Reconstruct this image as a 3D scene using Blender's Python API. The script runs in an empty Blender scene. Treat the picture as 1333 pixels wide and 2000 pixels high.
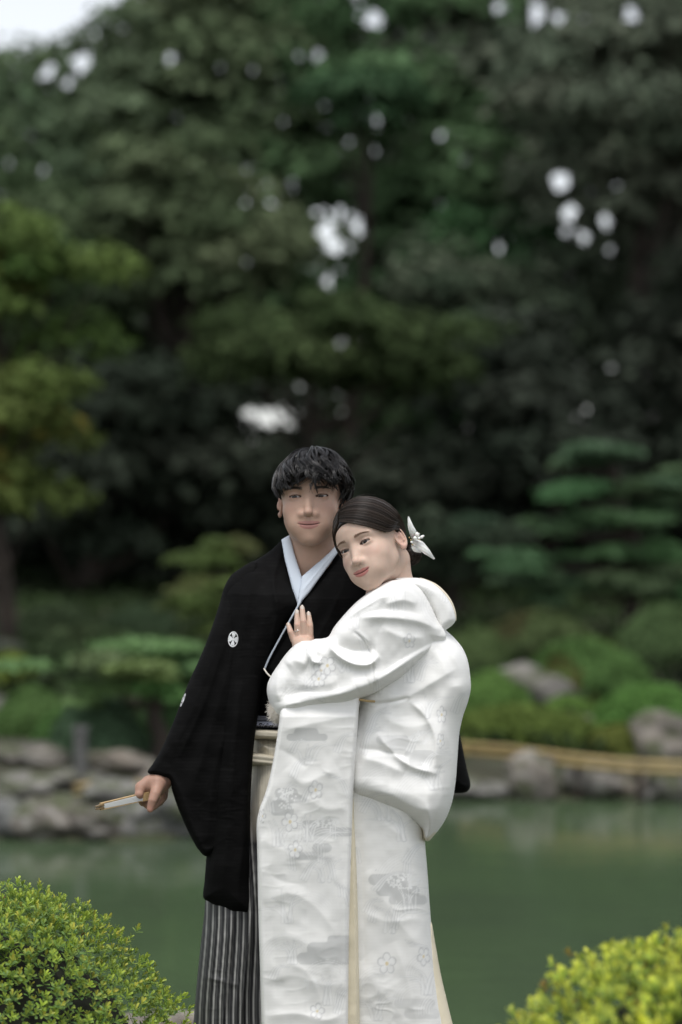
import bpy, bmesh, math, random
import numpy as np

random.seed(7)
rng = np.random.default_rng(7)
sc = bpy.context.scene
COL = sc.collection

# ---------------------------------------------------------------- camera, sky, sun, exposure
CAM_Z = 1.58
FPX = 4722.0                      # focal length in pixels of the 1333 x 2000 photograph (85 mm, 36 mm tall frame)
cam_data = bpy.data.cameras.new('camera')
cam = bpy.data.objects.new('camera', cam_data)
COL.objects.link(cam)
cam.location = (0, 0, CAM_Z)
cam.rotation_euler = (math.radians(90), 0, 0)
cam_data.sensor_fit = 'VERTICAL'
cam_data.sensor_height = 36.0
cam_data.sensor_width = 24.0
cam_data.lens = 85.0
cam_data.clip_start = 0.05
cam_data.clip_end = 3000
cam_data.dof.use_dof = True
cam_data.dof.focus_distance = 5.95
cam_data.dof.aperture_fstop = 1.7
sc.camera = cam

SUN_EL, SUN_AZ = math.radians(69), math.radians(184)     # azimuth clockwise from +Y
world = bpy.data.worlds.new('World')
sc.world = world
world.use_nodes = True
nt = world.node_tree
nt.nodes.clear()
out = nt.nodes.new('ShaderNodeOutputWorld')
bg = nt.nodes.new('ShaderNodeBackground')
sky = nt.nodes.new('ShaderNodeTexSky')
sky.sky_type = 'NISHITA'
sky.sun_disc = False
sky.sun_elevation = SUN_EL
sky.sun_rotation = SUN_AZ
sky.air_density = 1.0
sky.dust_density = 1.2
sky.ozone_density = 1.0
hs = nt.nodes.new('ShaderNodeHueSaturation')
hs.inputs['Saturation'].default_value = 0.22
nt.links.new(sky.outputs[0], hs.inputs['Color'])
nt.links.new(hs.outputs[0], bg.inputs['Color'])
bg.inputs['Strength'].default_value = 0.13
nt.links.new(bg.outputs[0], out.inputs['Surface'])

sun_data = bpy.data.lights.new('sun', 'SUN')
sun_data.energy = 1.5
sun_data.angle = math.radians(30)
sun_data.color = (1.0, 0.97, 0.93)
sun = bpy.data.objects.new('sun', sun_data)
COL.objects.link(sun)
sun.rotation_euler = (math.radians(90) - SUN_EL, 0, math.pi - SUN_AZ)
sun.location = (0, 0, 20)

sc.view_settings.view_transform = 'Standard'
sc.view_settings.look = 'None'
sc.view_settings.exposure = 0.68
sc.view_settings.gamma = 1.0
sc.view_settings.use_curve_mapping = False
sc.render.engine = 'CYCLES'
sc.cycles.use_denoising = True
sc.cycles.max_bounces = 6
sc.cycles.transparent_max_bounces = 6
sc.render.resolution_x, sc.render.resolution_y = 682, 1024
# ---------------------------------------------------------------- helpers
def at(px, py, Y):
    """point of the place seen at photograph pixel (px, py) at distance Y"""
    px = np.asarray(px, float); py = np.asarray(py, float); Y = np.asarray(Y, float)
    return np.stack(np.broadcast_arrays((px - 666.5) / FPX * Y, Y, CAM_Z - (py - 1000.0) / FPX * Y), -1)

def new_mesh(name, V, F, smooth=True):
    me = bpy.data.meshes.new(name)
    V = np.asarray(V, np.float32); F = np.asarray(F, np.int32)
    n = F.shape[1]
    me.vertices.add(len(V)); me.vertices.foreach_set('co', V.ravel())
    me.loops.add(F.size); me.loops.foreach_set('vertex_index', F.ravel())
    me.polygons.add(len(F)); me.polygons.foreach_set('loop_start', np.arange(0, F.size, n, dtype=np.int32))
    me.polygons.foreach_set('use_smooth', np.full(len(F), smooth))
    me.update(calc_edges=True)
    me.validate()
    return me

def colour(me, C, name='Col'):
    C = np.asarray(C, np.float32)
    if C.shape[1] == 3: C = np.concatenate([C, np.ones((len(C), 1), np.float32)], 1)
    a = me.color_attributes.new(name, 'FLOAT_COLOR', 'POINT')
    a.data.foreach_set('color', C.ravel())

def link(name, me, mat=None, parent=None, loc=None):
    o = bpy.data.objects.new(name, me)
    COL.objects.link(o)
    if mat is not None and me is not None and len(me.materials) == 0: me.materials.append(mat)
    if parent is not None:
        o.parent = parent
        o.matrix_parent_inverse = parent.matrix_world.inverted() if False else o.matrix_parent_inverse
        pl = parent
        off = np.zeros(3)
        while pl is not None:
            off += np.array(pl.location); pl = pl.parent
        o.location = tuple(-off)          # parts are built in world coordinates
    if loc is not None: o.location = loc
    return o

def tag(o, label=None, cat=None, group=None, kind=None):
    if label: o['label'] = label
    if cat: o['category'] = cat
    if group: o['group'] = group
    if kind: o['kind'] = kind
    return o

def thing(name, label, cat, loc=(0, 0, 0), group=None):
    o = bpy.data.objects.new(name, None)
    COL.objects.link(o)
    o.location = loc
    o.empty_display_size = 0.1
    return tag(o, label, cat, group)

# --- materials
def material(name, base=(.5, .5, .5), rough=.6, attr=None, spec=.5, noise=None, bump=None, sss=0, sheen=0, coat=0, metal=0, wave=None):
    m = bpy.data.materials.new(name)
    m.use_nodes = True
    t = m.node_tree
    b = t.nodes['Principled BSDF']
    b.inputs['Roughness'].default_value = rough
    b.inputs['Specular IOR Level'].default_value = spec
    b.inputs['Metallic'].default_value = metal
    b.inputs['Sheen Weight'].default_value = sheen
    b.inputs['Coat Weight'].default_value = coat
    if sss:
        b.inputs['Subsurface Weight'].default_value = sss
        b.inputs['Subsurface Radius'].default_value = (1, .35, .2)
        b.inputs['Subsurface Scale'].default_value = .008
    tc = t.nodes.new('ShaderNodeTexCoord')
    src = None
    if attr:
        a = t.nodes.new('ShaderNodeVertexColor'); a.layer_name = attr
        src = a.outputs['Color']
    if noise:                                     # (scale, amount, second colour or None)
        n = t.nodes.new('ShaderNodeTexNoise')
        n.inputs['Scale'].default_value = noise[0]; n.inputs['Detail'].default_value = 6
        n.inputs['Roughness'].default_value = .65
        t.links.new(tc.outputs['Object'], n.inputs['Vector'])
        r = t.nodes.new('ShaderNodeValToRGB')
        r.color_ramp.elements[0].position = .32; r.color_ramp.elements[1].position = .68
        t.links.new(n.outputs['Fac'], r.inputs['Fac'])
        if len(noise) > 2 and noise[2] is not None:
            mx = t.nodes.new('ShaderNodeMix'); mx.data_type = 'RGBA'
            t.links.new(r.outputs['Color'], mx.inputs['Factor'])
            if src is not None: t.links.new(src, mx.inputs[6])
            else: mx.inputs[6].default_value = (*base, 1)
            mx.inputs[7].default_value = (*noise[2], 1)
            src = mx.outputs[2]
        else:
            mx = t.nodes.new('ShaderNodeMix'); mx.data_type = 'RGBA'; mx.blend_type = 'MULTIPLY'
            mx.inputs['Factor'].default_value = noise[1]
            if src is not None: t.links.new(src, mx.inputs[6])
            else: mx.inputs[6].default_value = (*base, 1)
            t.links.new(r.outputs['Color'], mx.inputs[7])
            src = mx.outputs[2]
    if src is not None: t.links.new(src, b.inputs['Base Color'])
    else: b.inputs['Base Color'].default_value = (*base, 1)
    if bump:                                      # (scale, strength, distance)
        n = t.nodes.new('ShaderNodeTexNoise')
        n.inputs['Scale'].default_value = bump[0]; n.inputs['Detail'].default_value = 5
        t.links.new(tc.outputs['Object'], n.inputs['Vector'])
        bp = t.nodes.new('ShaderNodeBump')
        bp.inputs['Strength'].default_value = bump[1]; bp.inputs['Distance'].default_value = bump[2]
        t.links.new(n.outputs['Fac'], bp.inputs['Height'])
        t.links.new(bp.outputs['Normal'], b.inputs['Normal'])
    return m

# --- distance fields
def length(v): return np.sqrt(np.einsum('...i,...i->...', v, v))
def ell(p, c, r):
    q = p - np.array(c, np.float32); r = np.array(r, np.float32)
    k0 = length(q / r); k1 = length(q / (r * r)) + 1e-9
    return k0 * (k0 - 1) / k1
def sph(p, c, r): return length(p - np.array(c, np.float32)) - r
def cap(p, a, b, ra, rb=None):
    a = np.array(a, np.float32); b = np.array(b, np.float32); rb = ra if rb is None else rb
    ba = b - a; h = np.clip(((p - a) @ ba) / (ba @ ba + 1e-12), 0, 1)
    return length(p - a - h[:, None] * ba) - (ra + (rb - ra) * h)
def chain(p, pts, rs, k=.0):
    d = None
    for i in range(len(pts) - 1):
        e = cap(p, pts[i], pts[i + 1], rs[i], rs[i + 1])
        d = e if d is None else (np.minimum(d, e) if k == 0 else smin(d, e, k))
    return d
def smin(a, b, k):
    h = np.maximum(k - np.abs(a - b), 0) / k
    return np.minimum(a, b) - h * h * k * .25
def smax(a, b, k): return -smin(-a, -b, k)

def surface_nets(sdf, xs, ys, zs, blk=8, lip=1.6):
    """closed mesh of sdf < 0 on a rectilinear grid; only the blocks near the surface are evaluated"""
    xs, ys, zs = (np.asarray(a, np.float32) for a in (xs, ys, zs))
    nx, ny, nz = len(xs), len(ys), len(zs)
    G = np.full((nx, ny, nz), 1e3, np.float32)
    def edges(n): return [(i, min(i + blk, n)) for i in range(0, n, blk)]
    ex, ey, ez = edges(nx), edges(ny), edges(nz)
    def mids(a, e): return np.array([(a[i] + a[j - 1]) / 2 for i, j in e], np.float32), np.array([(a[min(j, len(a) - 1)] - a[max(i - 1, 0)]) / 2 for i, j in e], np.float32)
    mx, hx = mids(xs, ex); my, hy = mids(ys, ey); mz, hz = mids(zs, ez)
    C = np.stack(np.meshgrid(mx, my, mz, indexing='ij'), -1).reshape(-1, 3)
    H = np.stack(np.meshgrid(hx, hy, hz, indexing='ij'), -1).reshape(-1, 3)
    f = sdf(C); r = length(H) * lip
    near = (np.abs(f) < r).reshape(len(ex), len(ey), len(ez)); f = f.reshape(near.shape)
    todo = []
    for a, (x0, x1) in enumerate(ex):
        for b, (y0, y1) in enumerate(ey):
            for c, (z0, z1) in enumerate(ez):
                if near[a, b, c]: todo.append((x0, x1, y0, y1, z0, z1))
                else: G[x0:x1, y0:y1, z0:z1] = 1e3 if f[a, b, c] > 0 else -1e3
    for s in range(0, len(todo), 400):
        P = [np.stack(np.meshgrid(xs[x0:x1], ys[y0:y1], zs[z0:z1], indexing='ij'), -1).reshape(-1, 3) for x0, x1, y0, y1, z0, z1 in todo[s:s + 400]]
        v = sdf(np.concatenate(P)); k = 0
        for (x0, x1, y0, y1, z0, z1), p in zip(todo[s:s + 400], P):
            G[x0:x1, y0:y1, z0:z1] = v[k:k + len(p)].reshape(x1 - x0, y1 - y0, z1 - z0); k += len(p)
    S = G < 0
    cnt = np.zeros((nx - 1, ny - 1, nz - 1), np.int8)
    for i in (0, 1):
        for j in (0, 1):
            for k in (0, 1): cnt += S[i:nx - 1 + i, j:ny - 1 + j, k:nz - 1 + k]
    act = np.argwhere((cnt > 0) & (cnt < 8))
    idx = np.full(cnt.shape, -1, np.int32); idx[tuple(act.T)] = np.arange(len(act))
    acc = np.zeros((len(act), 3), np.float32); n = np.zeros(len(act), np.float32)
    cs = [(i, j, k) for i in (0, 1) for j in (0, 1) for k in (0, 1)]
    val = {c: G[act[:, 0] + c[0], act[:, 1] + c[1], act[:, 2] + c[2]] for c in cs}
    pos = {c: np.stack([xs[act[:, 0] + c[0]], ys[act[:, 1] + c[1]], zs[act[:, 2] + c[2]]], -1) for c in cs}
    for a in cs:
        for ax in range(3):
            if a[ax] == 0:
                b = tuple(1 if q == ax else a[q] for q in range(3))
                va, vb = val[a], val[b]
                m = (va < 0) != (vb < 0)
                t = np.clip(va / (va - vb + 1e-12), 0, 1)
                acc[m] += (pos[a] + t[:, None] * (pos[b] - pos[a]))[m]; n[m] += 1
    V = acc / n[:, None]
    F = []
    for ax in range(3):
        o1, o2 = [(1, 2), (2, 0), (0, 1)][ax]
        sl0 = [slice(None)] * 3; sl1 = [slice(None)] * 3
        sl0[ax] = slice(0, -1); sl1[ax] = slice(1, None)
        A, B = S[tuple(sl0)], S[tuple(sl1)]
        for flip in (False, True):
            e = np.argwhere((A & ~B) if not flip else (~A & B))
            lim = np.array(cnt.shape)
            ok = (e[:, o1] > 0) & (e[:, o2] > 0) & (e[:, o1] < lim[o1]) & (e[:, o2] < lim[o2]) & (e[:, ax] < lim[ax])
            e = e[ok]
            q = []
            for d1, d2 in ((-1, -1), (0, -1), (0, 0), (-1, 0)):
                c = e.copy(); c[:, o1] += d1; c[:, o2] += d2
                q.append(idx[tuple(c.T)])
            q = np.stack(q, 1)
            if flip: q = q[:, ::-1]
            F.append(q)
    F = np.concatenate(F); F = F[(F >= 0).all(1)]
    return V, F

def span(lo, hi, fine, step, coarse):
    """axis samples from lo to hi, spaced step inside the intervals of fine and about coarse elsewhere"""
    out = [lo]
    while out[-1] < hi:
        x = out[-1]
        s = coarse
        for a, b in fine:
            if a <= x < b: s = step; break
            if x < a: s = min(s, max(step, (a - x) * .35 + step))
            elif x >= b: s = min(s, max(step, (x - b) * .35 + step))
        out.append(x + s)
    return np.array(out, np.float32)

def rot3(yaw, pitch, roll):
    cy, sy = math.cos(yaw), math.sin(yaw); cp, sp = math.cos(pitch), math.sin(pitch); cr, sr = math.cos(roll), math.sin(roll)
    Rz = np.array([[cy, -sy, 0], [sy, cy, 0], [0, 0, 1]]); Rx = np.array([[1, 0, 0], [0, cp, -sp], [0, sp, cp]]); Ry = np.array([[cr, 0, sr], [0, 1, 0], [-sr, 0, cr]])
    return (Ry @ Rx @ Rz).astype(np.float32)

# --- tubes (strands, cords, branches): P (n, m, 3) paths, R (n, m) radii
def tubes(P, R, sides=3):
    P = np.asarray(P, np.float32); R = np.asarray(R, np.float32)
    n, m, _ = P.shape
    T = np.gradient(P, axis=1); T /= np.linalg.norm(T, axis=2, keepdims=True) + 1e-9
    ref = np.where(np.abs(T[..., 2:3]) > .9, np.array([1, 0, 0], np.float32), np.array([0, 0, 1], np.float32))
    ref = np.broadcast_to(ref[:, :1], T.shape)
    A = np.cross(T, ref); A /= np.linalg.norm(A, axis=2, keepdims=True) + 1e-9
    B = np.cross(T, A)
    ang = np.arange(sides) / sides * 2 * np.pi
    V = P[:, :, None] + R[:, :, None, None] * (np.cos(ang)[:, None] * A[:, :, None] + np.sin(ang)[:, None] * B[:, :, None])
    i = np.arange(n)[:, None, None]; j = np.arange(m - 1)[None, :, None]; k = np.arange(sides)[None, None, :]
    b = i * m * sides + j * sides
    F = np.stack([b + k, b + (k + 1) % sides, b + sides + (k + 1) % sides, b + sides + k], -1).reshape(-1, 4)
    return V.reshape(-1, 3), F

def join(parts):
    Vs, Fs, o = [], [], 0
    for V, F in parts:
        V = np.asarray(V); F = np.asarray(F)
        if F.shape[1] == 3: F = np.concatenate([F, F[:, 2:3]], 1)
        Vs.append(V); Fs.append(F + o); o += len(V)
    return np.concatenate(Vs), np.concatenate(Fs)

# --- smooth value noise (numpy), any number of points
_perm = np.random.default_rng(3).random((64, 64, 64)).astype(np.float32)
def vnoise(p):
    p = np.asarray(p, np.float32); i = np.floor(p).astype(int); f = p - i; f = f * f * (3 - 2 * f)
    r = 0
    for a in (0, 1):
        for b in (0, 1):
            for c in (0, 1):
                w = (f[..., 0] if a else 1 - f[..., 0]) * (f[..., 1] if b else 1 - f[..., 1]) * (f[..., 2] if c else 1 - f[..., 2])
                r = r + w * _perm[(i[..., 0] + a) % 64, (i[..., 1] + b) % 64, (i[..., 2] + c) % 64]
    return r * 2 - 1
def fbm(p, n=4):
    r, a = 0, 1
    for k in range(n):
        r = r + a * vnoise(p * (2 ** k) + 17.3 * k); a *= .5
    return r

def catmull(pts, n):
    """smooth curve of n points through pts"""
    pts = np.asarray(pts, float)
    d = np.r_[0, np.cumsum(np.sqrt(np.linalg.norm(np.diff(pts, axis=0), axis=1)) + 1e-9)]
    t = np.linspace(0, d[-1], n)
    m = np.gradient(pts, d, axis=0)
    i = np.clip(np.searchsorted(d, t, 'right') - 1, 0, len(pts) - 2)
    h = (d[i + 1] - d[i])[:, None]; s = ((t - d[i])[:, None]) / h
    return ((2 * s**3 - 3 * s**2 + 1) * pts[i] + (s**3 - 2 * s**2 + s) * h * m[i] + (-2 * s**3 + 3 * s**2) * pts[i + 1] + (s**3 - s**2) * h * m[i + 1])

# --- cloth: an outline traced from the photograph, at its own distance, with real thickness
def seg_dist(P, Q, closed=False):
    """distance, nearest point and side of 2D points P to polyline Q"""
    Q = np.asarray(Q, float)
    A = Q if closed else Q[:-1]; B = np.roll(Q, -1, 0) if closed else Q[1:]
    best = np.full(len(P), 1e9); near = np.zeros((len(P), 2)); side = np.zeros(len(P)); par = np.zeros(len(P))
    L = np.r_[0, np.cumsum(np.linalg.norm(B - A, axis=1))]
    for k, (a, b) in enumerate(zip(A, B)):
        ba = b - a; q = P - a
        h = np.clip((q @ ba) / (ba @ ba + 1e-9), 0, 1)
        c = a + h[:, None] * ba; d = length(P - c)
        m = d < best
        best[m] = d[m]; near[m] = c[m]; par[m] = (L[k] + h[m] * (L[k + 1] - L[k])) / L[-1]
        side[m] = np.sign(ba[0] * q[m, 1] - ba[1] * q[m, 0])
    return best, near, side, par
def inside(P, Q):
    Q = np.asarray(Q, float); x, y = P[:, 0], P[:, 1]
    r = np.zeros(len(P), bool)
    for a, b in zip(Q, np.roll(Q, -1, 0)):
        c = (a[1] > y) != (b[1] > y)
        with np.errstate(divide='ignore', invalid='ignore'):
            xi = (b[0] - a[0]) * (y - a[1]) / (b[1] - a[1]) + a[0]
        r ^= c & (x < xi)
    return r

def fold_height(P, folds):
    """sum of cloth folds at photograph pixels P; fold = (points, width px, height m[, other side's width])"""
    h = np.zeros(len(P))
    for f in folds:
        pts, w, a = f[0], f[1], f[2]
        w2 = f[3] if len(f) > 3 else w
        c = catmull(pts, max(12, 6 * len(pts))) if len(pts) > 2 else np.array(pts, float)
        lo, hi = c.min(0) - 3.2 * max(w, w2), c.max(0) + 3.2 * max(w, w2)
        m = np.where(((P > lo) & (P < hi)).all(1))[0]
        if len(m) == 0: continue
        d, _, s, t = seg_dist(P[m], c)
        ww = np.where(s > 0, w, w2)
        h[m] += a * np.exp(-(d / ww) ** 1.45) * np.clip(np.minimum(t, 1 - t) * 6, 0.0, 1) ** .7
    return h

def cloth(outline, depth, thick, rim, step=2.0, folds=(), wrinkle=(.0015, 60), smooth=True, back=1.0, curve=True, n=260, seed=0, fold_gain=1.0):
    """closed garment piece. outline: photo pixels; depth: Y or function(px, py); thick: half thickness (m) at rim px from the edge;
    returns V, F, (px, py, front flag) per vertex"""
    Q = np.asarray(outline, float)
    if curve:
        C = np.concatenate([Q[-2:], Q, Q[:3]]); full = catmull(C, n * 2)
        i0 = np.argmin(np.linalg.norm(full[: n] - Q[0], axis=1)); 
        j0 = n + np.argmin(np.linalg.norm(full[n:] - Q[0], axis=1))
        Q = full[i0:j0]
    lo, hi = Q.min(0) - 2 * step, Q.max(0) + 2 * step
    gx = np.arange(lo[0], hi[0], step); gy = np.arange(lo[1], hi[1], step)
    X, Yg = np.meshgrid(gx, gy, indexing='ij'); P = np.stack([X.ravel(), Yg.ravel()], 1)
    ins = inside(P, Q)
    nx, ny = len(gx), len(gy)
    I = np.arange(nx * ny).reshape(nx, ny)
    quads = np.stack([I[:-1, :-1], I[1:, :-1], I[1:, 1:], I[:-1, 1:]], -1).reshape(-1, 4)
    quads = quads[ins[quads].any(1)]
    used = np.unique(quads)
    d, near, _, _ = seg_dist(P[used], Q, True)
    isin = ins[used]
    p = P[used].copy(); p[~isin] = near[~isin]
    d = np.where(isin, d, 0)
    snap = isin & (d < .3 * step)
    p[snap] = near[snap]; d[snap] = 0
    remap = np.full(nx * ny, -1); remap[used] = np.arange(len(used))
    q = remap[quads]
    rimv = rim(p[:, 0], p[:, 1]) if callable(rim) else rim
    prof = np.sqrt(np.clip(1 - (1 - np.clip(d / rimv, 0, 1)) ** 2, 0, 1))
    T = (thick(p[:, 0], p[:, 1]) if callable(thick) else thick) * prof
    D = (depth(p[:, 0], p[:, 1]) if callable(depth) else np.full(len(p), float(depth)))
    h = fold_gain * fold_height(p, folds) * np.clip(d / 6, 0, 1)
    if wrinkle[0]:
        s = wrinkle[1]
        h = h + wrinkle[0] * fbm(np.stack([p[:, 0] / s, p[:, 1] / s * .8, np.full(len(p), seed * 3.7)], -1), 3) * np.clip(d / 10, 0, 1)
        # fine creases
        wx = p + 6 * np.stack([vnoise(np.stack([p[:, 0] / 30, p[:, 1] / 30, np.full(len(p), seed + .3)], -1)), vnoise(np.stack([p[:, 0] / 30, p[:, 1] / 30, np.full(len(p), seed + 9.3)], -1))], 1)
        rid = 1 - np.abs(vnoise(np.stack([wx[:, 0] / 34, wx[:, 1] / 15, np.full(len(p), seed * 1.9)], -1)))
        h = h + wrinkle[0] * .42 * np.clip(rid - .55, 0, 1) ** 1.5 * 3 * np.clip(.4 + vnoise(np.stack([p[:, 0] / 80, p[:, 1] / 80, np.full(len(p), seed * 2.1)], -1)), 0, 1) * np.clip(d / 8, 0, 1)
    edge = d <= 0
    Vf = at(p[:, 0], p[:, 1], D - T - h)
    Vb = at(p[:, 0], p[:, 1], D + T * back)
    # the back sheet shares the rim vertices
    nf = len(p)
    bi = np.where(edge, np.arange(nf), -1); k = (~edge).cumsum() - 1 + nf
    bi = np.where(edge, np.arange(nf), k)
    V = np.concatenate([Vf, Vb[~edge]])
    F = np.concatenate([q[:, ::-1], bi[q]])
    pp = np.concatenate([p, p[~edge]]); fr = np.r_[np.ones(nf, bool), np.zeros((~edge).sum(), bool)]
    # quads that collapsed to the rim on both sheets
    dup = edge[q].all(1)
    F = np.concatenate([q[:, ::-1], bi[q[~dup]]])
    return V, F, (pp[:, 0], pp[:, 1], fr)

def loft(L, R, depth, half, n_u=48, n_v=80, power=.8):
    """tube through stations: L, R photo pixels of its left and right edge, depth Y and half depth (m) per station"""
    S = np.concatenate([np.asarray(L, float), np.asarray(R, float), np.asarray(depth, float)[:, None] * 100, np.asarray(half, float)[:, None] * 100], 1)
    S = catmull(S, n_v)
    a = np.linspace(0, 2 * np.pi, n_u, endpoint=False)
    ca, sa = np.cos(a), np.sin(a)
    u = np.sign(ca) * np.abs(ca) ** power * .5 + .5; w = np.sign(sa) * np.abs(sa) ** power
    px = S[:, 0:1] * (1 - u) + S[:, 2:3] * u; py = S[:, 1:2] * (1 - u) + S[:, 3:4] * u
    Y = S[:, 4:5] / 100 - w * S[:, 5:6] / 100
    V = at(px, py, Y).reshape(-1, 3)
    i = np.arange(n_v - 1)[:, None]; k = np.arange(n_u)[None, :]
    F = np.stack([i * n_u + k, i * n_u + (k + 1) % n_u, (i + 1) * n_u + (k + 1) % n_u, (i + 1) * n_u + k], -1).reshape(-1, 4)
    return V, F, (px.ravel(), py.ravel(), (w > 0).repeat(1) if False else np.tile(w > 0, n_v))
# ---------------------------------------------------------------- ground, pond
WATER_Z = -.45
def shore(x):
    return 16.9 - 1.9 / (1 + np.exp(np.clip((x + .55) * 3.0, -40, 40))) + .25 * np.sin(x * 1.3) + .12 * np.sin(x * 3.1 + 1)
def ground_z(x, y):
    x = np.asarray(x, float); y = np.asarray(y, float)
    d = y - shore(x)
    far = -.42 + .28 * (1 - np.exp(-np.clip(d, 0, None) / 1.6)) + .028 * np.clip(d, 0, 28) + .02 * np.sin(x * .9 + y * .5)
    far = np.where(d < 0, np.maximum(-1.1, -.42 + d * .7), far)
    near = -1.1 * np.clip((y - 7.2) / .5, 0, 1)
    side = np.clip((np.abs(x) - 26) / 4, 0, 1)
    z = np.where(y < 9, near, far)
    return np.where((y > 7.2) & (d < 4), z * (1 - side) + .1 * side, z)
xs = np.unique(np.r_[np.linspace(-1500, -60, 12), np.linspace(-60, -12, 25), np.linspace(-12, 12, 121), np.linspace(12, 60, 25), np.linspace(60, 1500, 12)])
ys = np.unique(np.r_[np.linspace(-900, -10, 12), np.linspace(-10, 7, 30), np.linspace(7, 30, 140), np.linspace(30, 70, 41), np.linspace(70, 2500, 20)])
X, Yg = np.meshgrid(xs, ys, indexing='ij')
V = np.stack([X, Yg, ground_z(X, Yg)], -1).reshape(-1, 3)
I = np.arange(len(xs) * len(ys)).reshape(len(xs), len(ys))
F = np.stack([I[:-1, :-1], I[1:, :-1], I[1:, 1:], I[:-1, 1:]], -1).reshape(-1, 4)
M_ground = material('mossy_soil', base=(.032, .042, .017), rough=.95, noise=(1.7, 1, (.05, .045, .028)), bump=(14, .6, .03))
tag(link('ground', new_mesh('ground', V, F), M_ground), kind='structure')

M_water = material('pond_water', base=(.052, .076, .044), rough=.05, spec=.5, noise=(.35, 1, (.066, .104, .050)))
t = M_water.node_tree; b = t.nodes['Principled BSDF']; b.inputs['IOR'].default_value = 1.33
tc = t.nodes['Texture Coordinate']
mp = t.nodes.new('ShaderNodeMapping'); mp.inputs['Scale'].default_value = (.8, 3.0, 1)
n1 = t.nodes.new('ShaderNodeTexNoise'); n1.inputs['Scale'].default_value = 2.2; n1.inputs['Detail'].default_value = 4; n1.inputs['Roughness'].default_value = .5
bp = t.nodes.new('ShaderNodeBump'); bp.inputs['Strength'].default_value = .085; bp.inputs['Distance'].default_value = .05
t.links.new(tc.outputs['Object'], mp.inputs['Vector']); t.links.new(mp.outputs[0], n1.inputs['Vector']); t.links.new(n1.outputs['Fac'], bp.inputs['Height']); t.links.new(bp.outputs[0], b.inputs['Normal'])
V = np.array([(-29, 7.25, WATER_Z), (29, 7.25, WATER_Z), (29, 24, WATER_Z), (-29, 24, WATER_Z)])
tag(link('pond', new_mesh('pond', V, [[0, 1, 2, 3]], False), M_water), kind='structure')

# ---------------------------------------------------------------- rocks
def rock_mesh(sx, sy, sz, seed, rough=.22):
    g = np.random.default_rng(seed)
    n, m = 36, 22
    a = np.linspace(0, np.pi, m); b = np.linspace(0, 2 * np.pi, n, endpoint=False)
    A, B = np.meshgrid(a, b, indexing='ij')
    D = np.stack([np.sin(A) * np.cos(B), np.sin(A) * np.sin(B), np.cos(A)], -1).reshape(-1, 3)
    r = np.ones(len(D))
    for k in range(9):                                   # flat facets
        q = g.normal(size=3); q /= np.linalg.norm(q); h = .62 + .3 * g.random()
        c = D @ q; r = np.where(c > .05, np.minimum(r, h / np.maximum(c, .05)), r)
    r = r * (1 + rough * fbm(D * 1.6 + seed, 4)) + .04 * fbm(D * 6 + seed, 3)
    V = D * r[:, None] * (sx, sy, sz)
    i = np.arange(m - 1)[:, None]; j = np.arange(n)[None]
    F = np.stack([i * n + j, i * n + (j + 1) % n, (i + 1) * n + (j + 1) % n, (i + 1) * n + j], -1).reshape(-1, 4)
    lum = .72 + .35 * fbm(D * 2.2 + seed * 1.7, 4)
    C = np.array((.22, .204, .182)) * np.clip(lum, .3, 1.3)[:, None]
    C = C * (1 + .16 * g.normal()) * (1 + .05 * g.normal() * np.array((1, 0, -1)))
    moss = np.clip(fbm(D * 1.9 + seed * 3.1, 3) * 1.6 + D[:, 2] * .5 - .22, 0, 1)[:, None] * .85
    C = C * (1 - moss) + np.array((.07, .085, .035)) * moss
    lich = np.clip(fbm(D * 4.1 + seed * 7, 3) * 3 - 1.3, 0, 1)[:, None] * .6
    C = C * (1 - lich) + np.array((.36, .35, .32)) * lich
    me = new_mesh('rock', V, F); colour(me, C); return me
M_rock = material('lichened_stone', attr='Col', rough=.9, noise=(9, .35), bump=(22, .7, .03))
def on_ground(px, py):
    """where the sight line through a pixel meets the far bank or the water"""
    ys_ = np.linspace(14, 60, 1200); P = at(px, py, ys_)
    g = np.maximum(ground_z(P[:, 0], P[:, 1]), WATER_Z)
    k = np.argmax(P[:, 2] <= g)
    return P[k] if (P[:, 2] <= g).any() else P[-1]
def rock(px, base, w, h, seed, label, dy=.8, group='rocks round the pond', tilt=0.):
    p = on_ground(px, base)
    s = p[1] / FPX
    sx, sz = w * s / 2 * 1.12, h * s * .62
    o = link('rock', rock_mesh(sx, sx * dy, sz, seed), M_rock)
    o.location = (p[0], p[1] + sx * dy * .5, p[2] + sz * .55); o.rotation_euler = (0, tilt, 0)
    return tag(o, label, 'rock', group)
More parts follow.
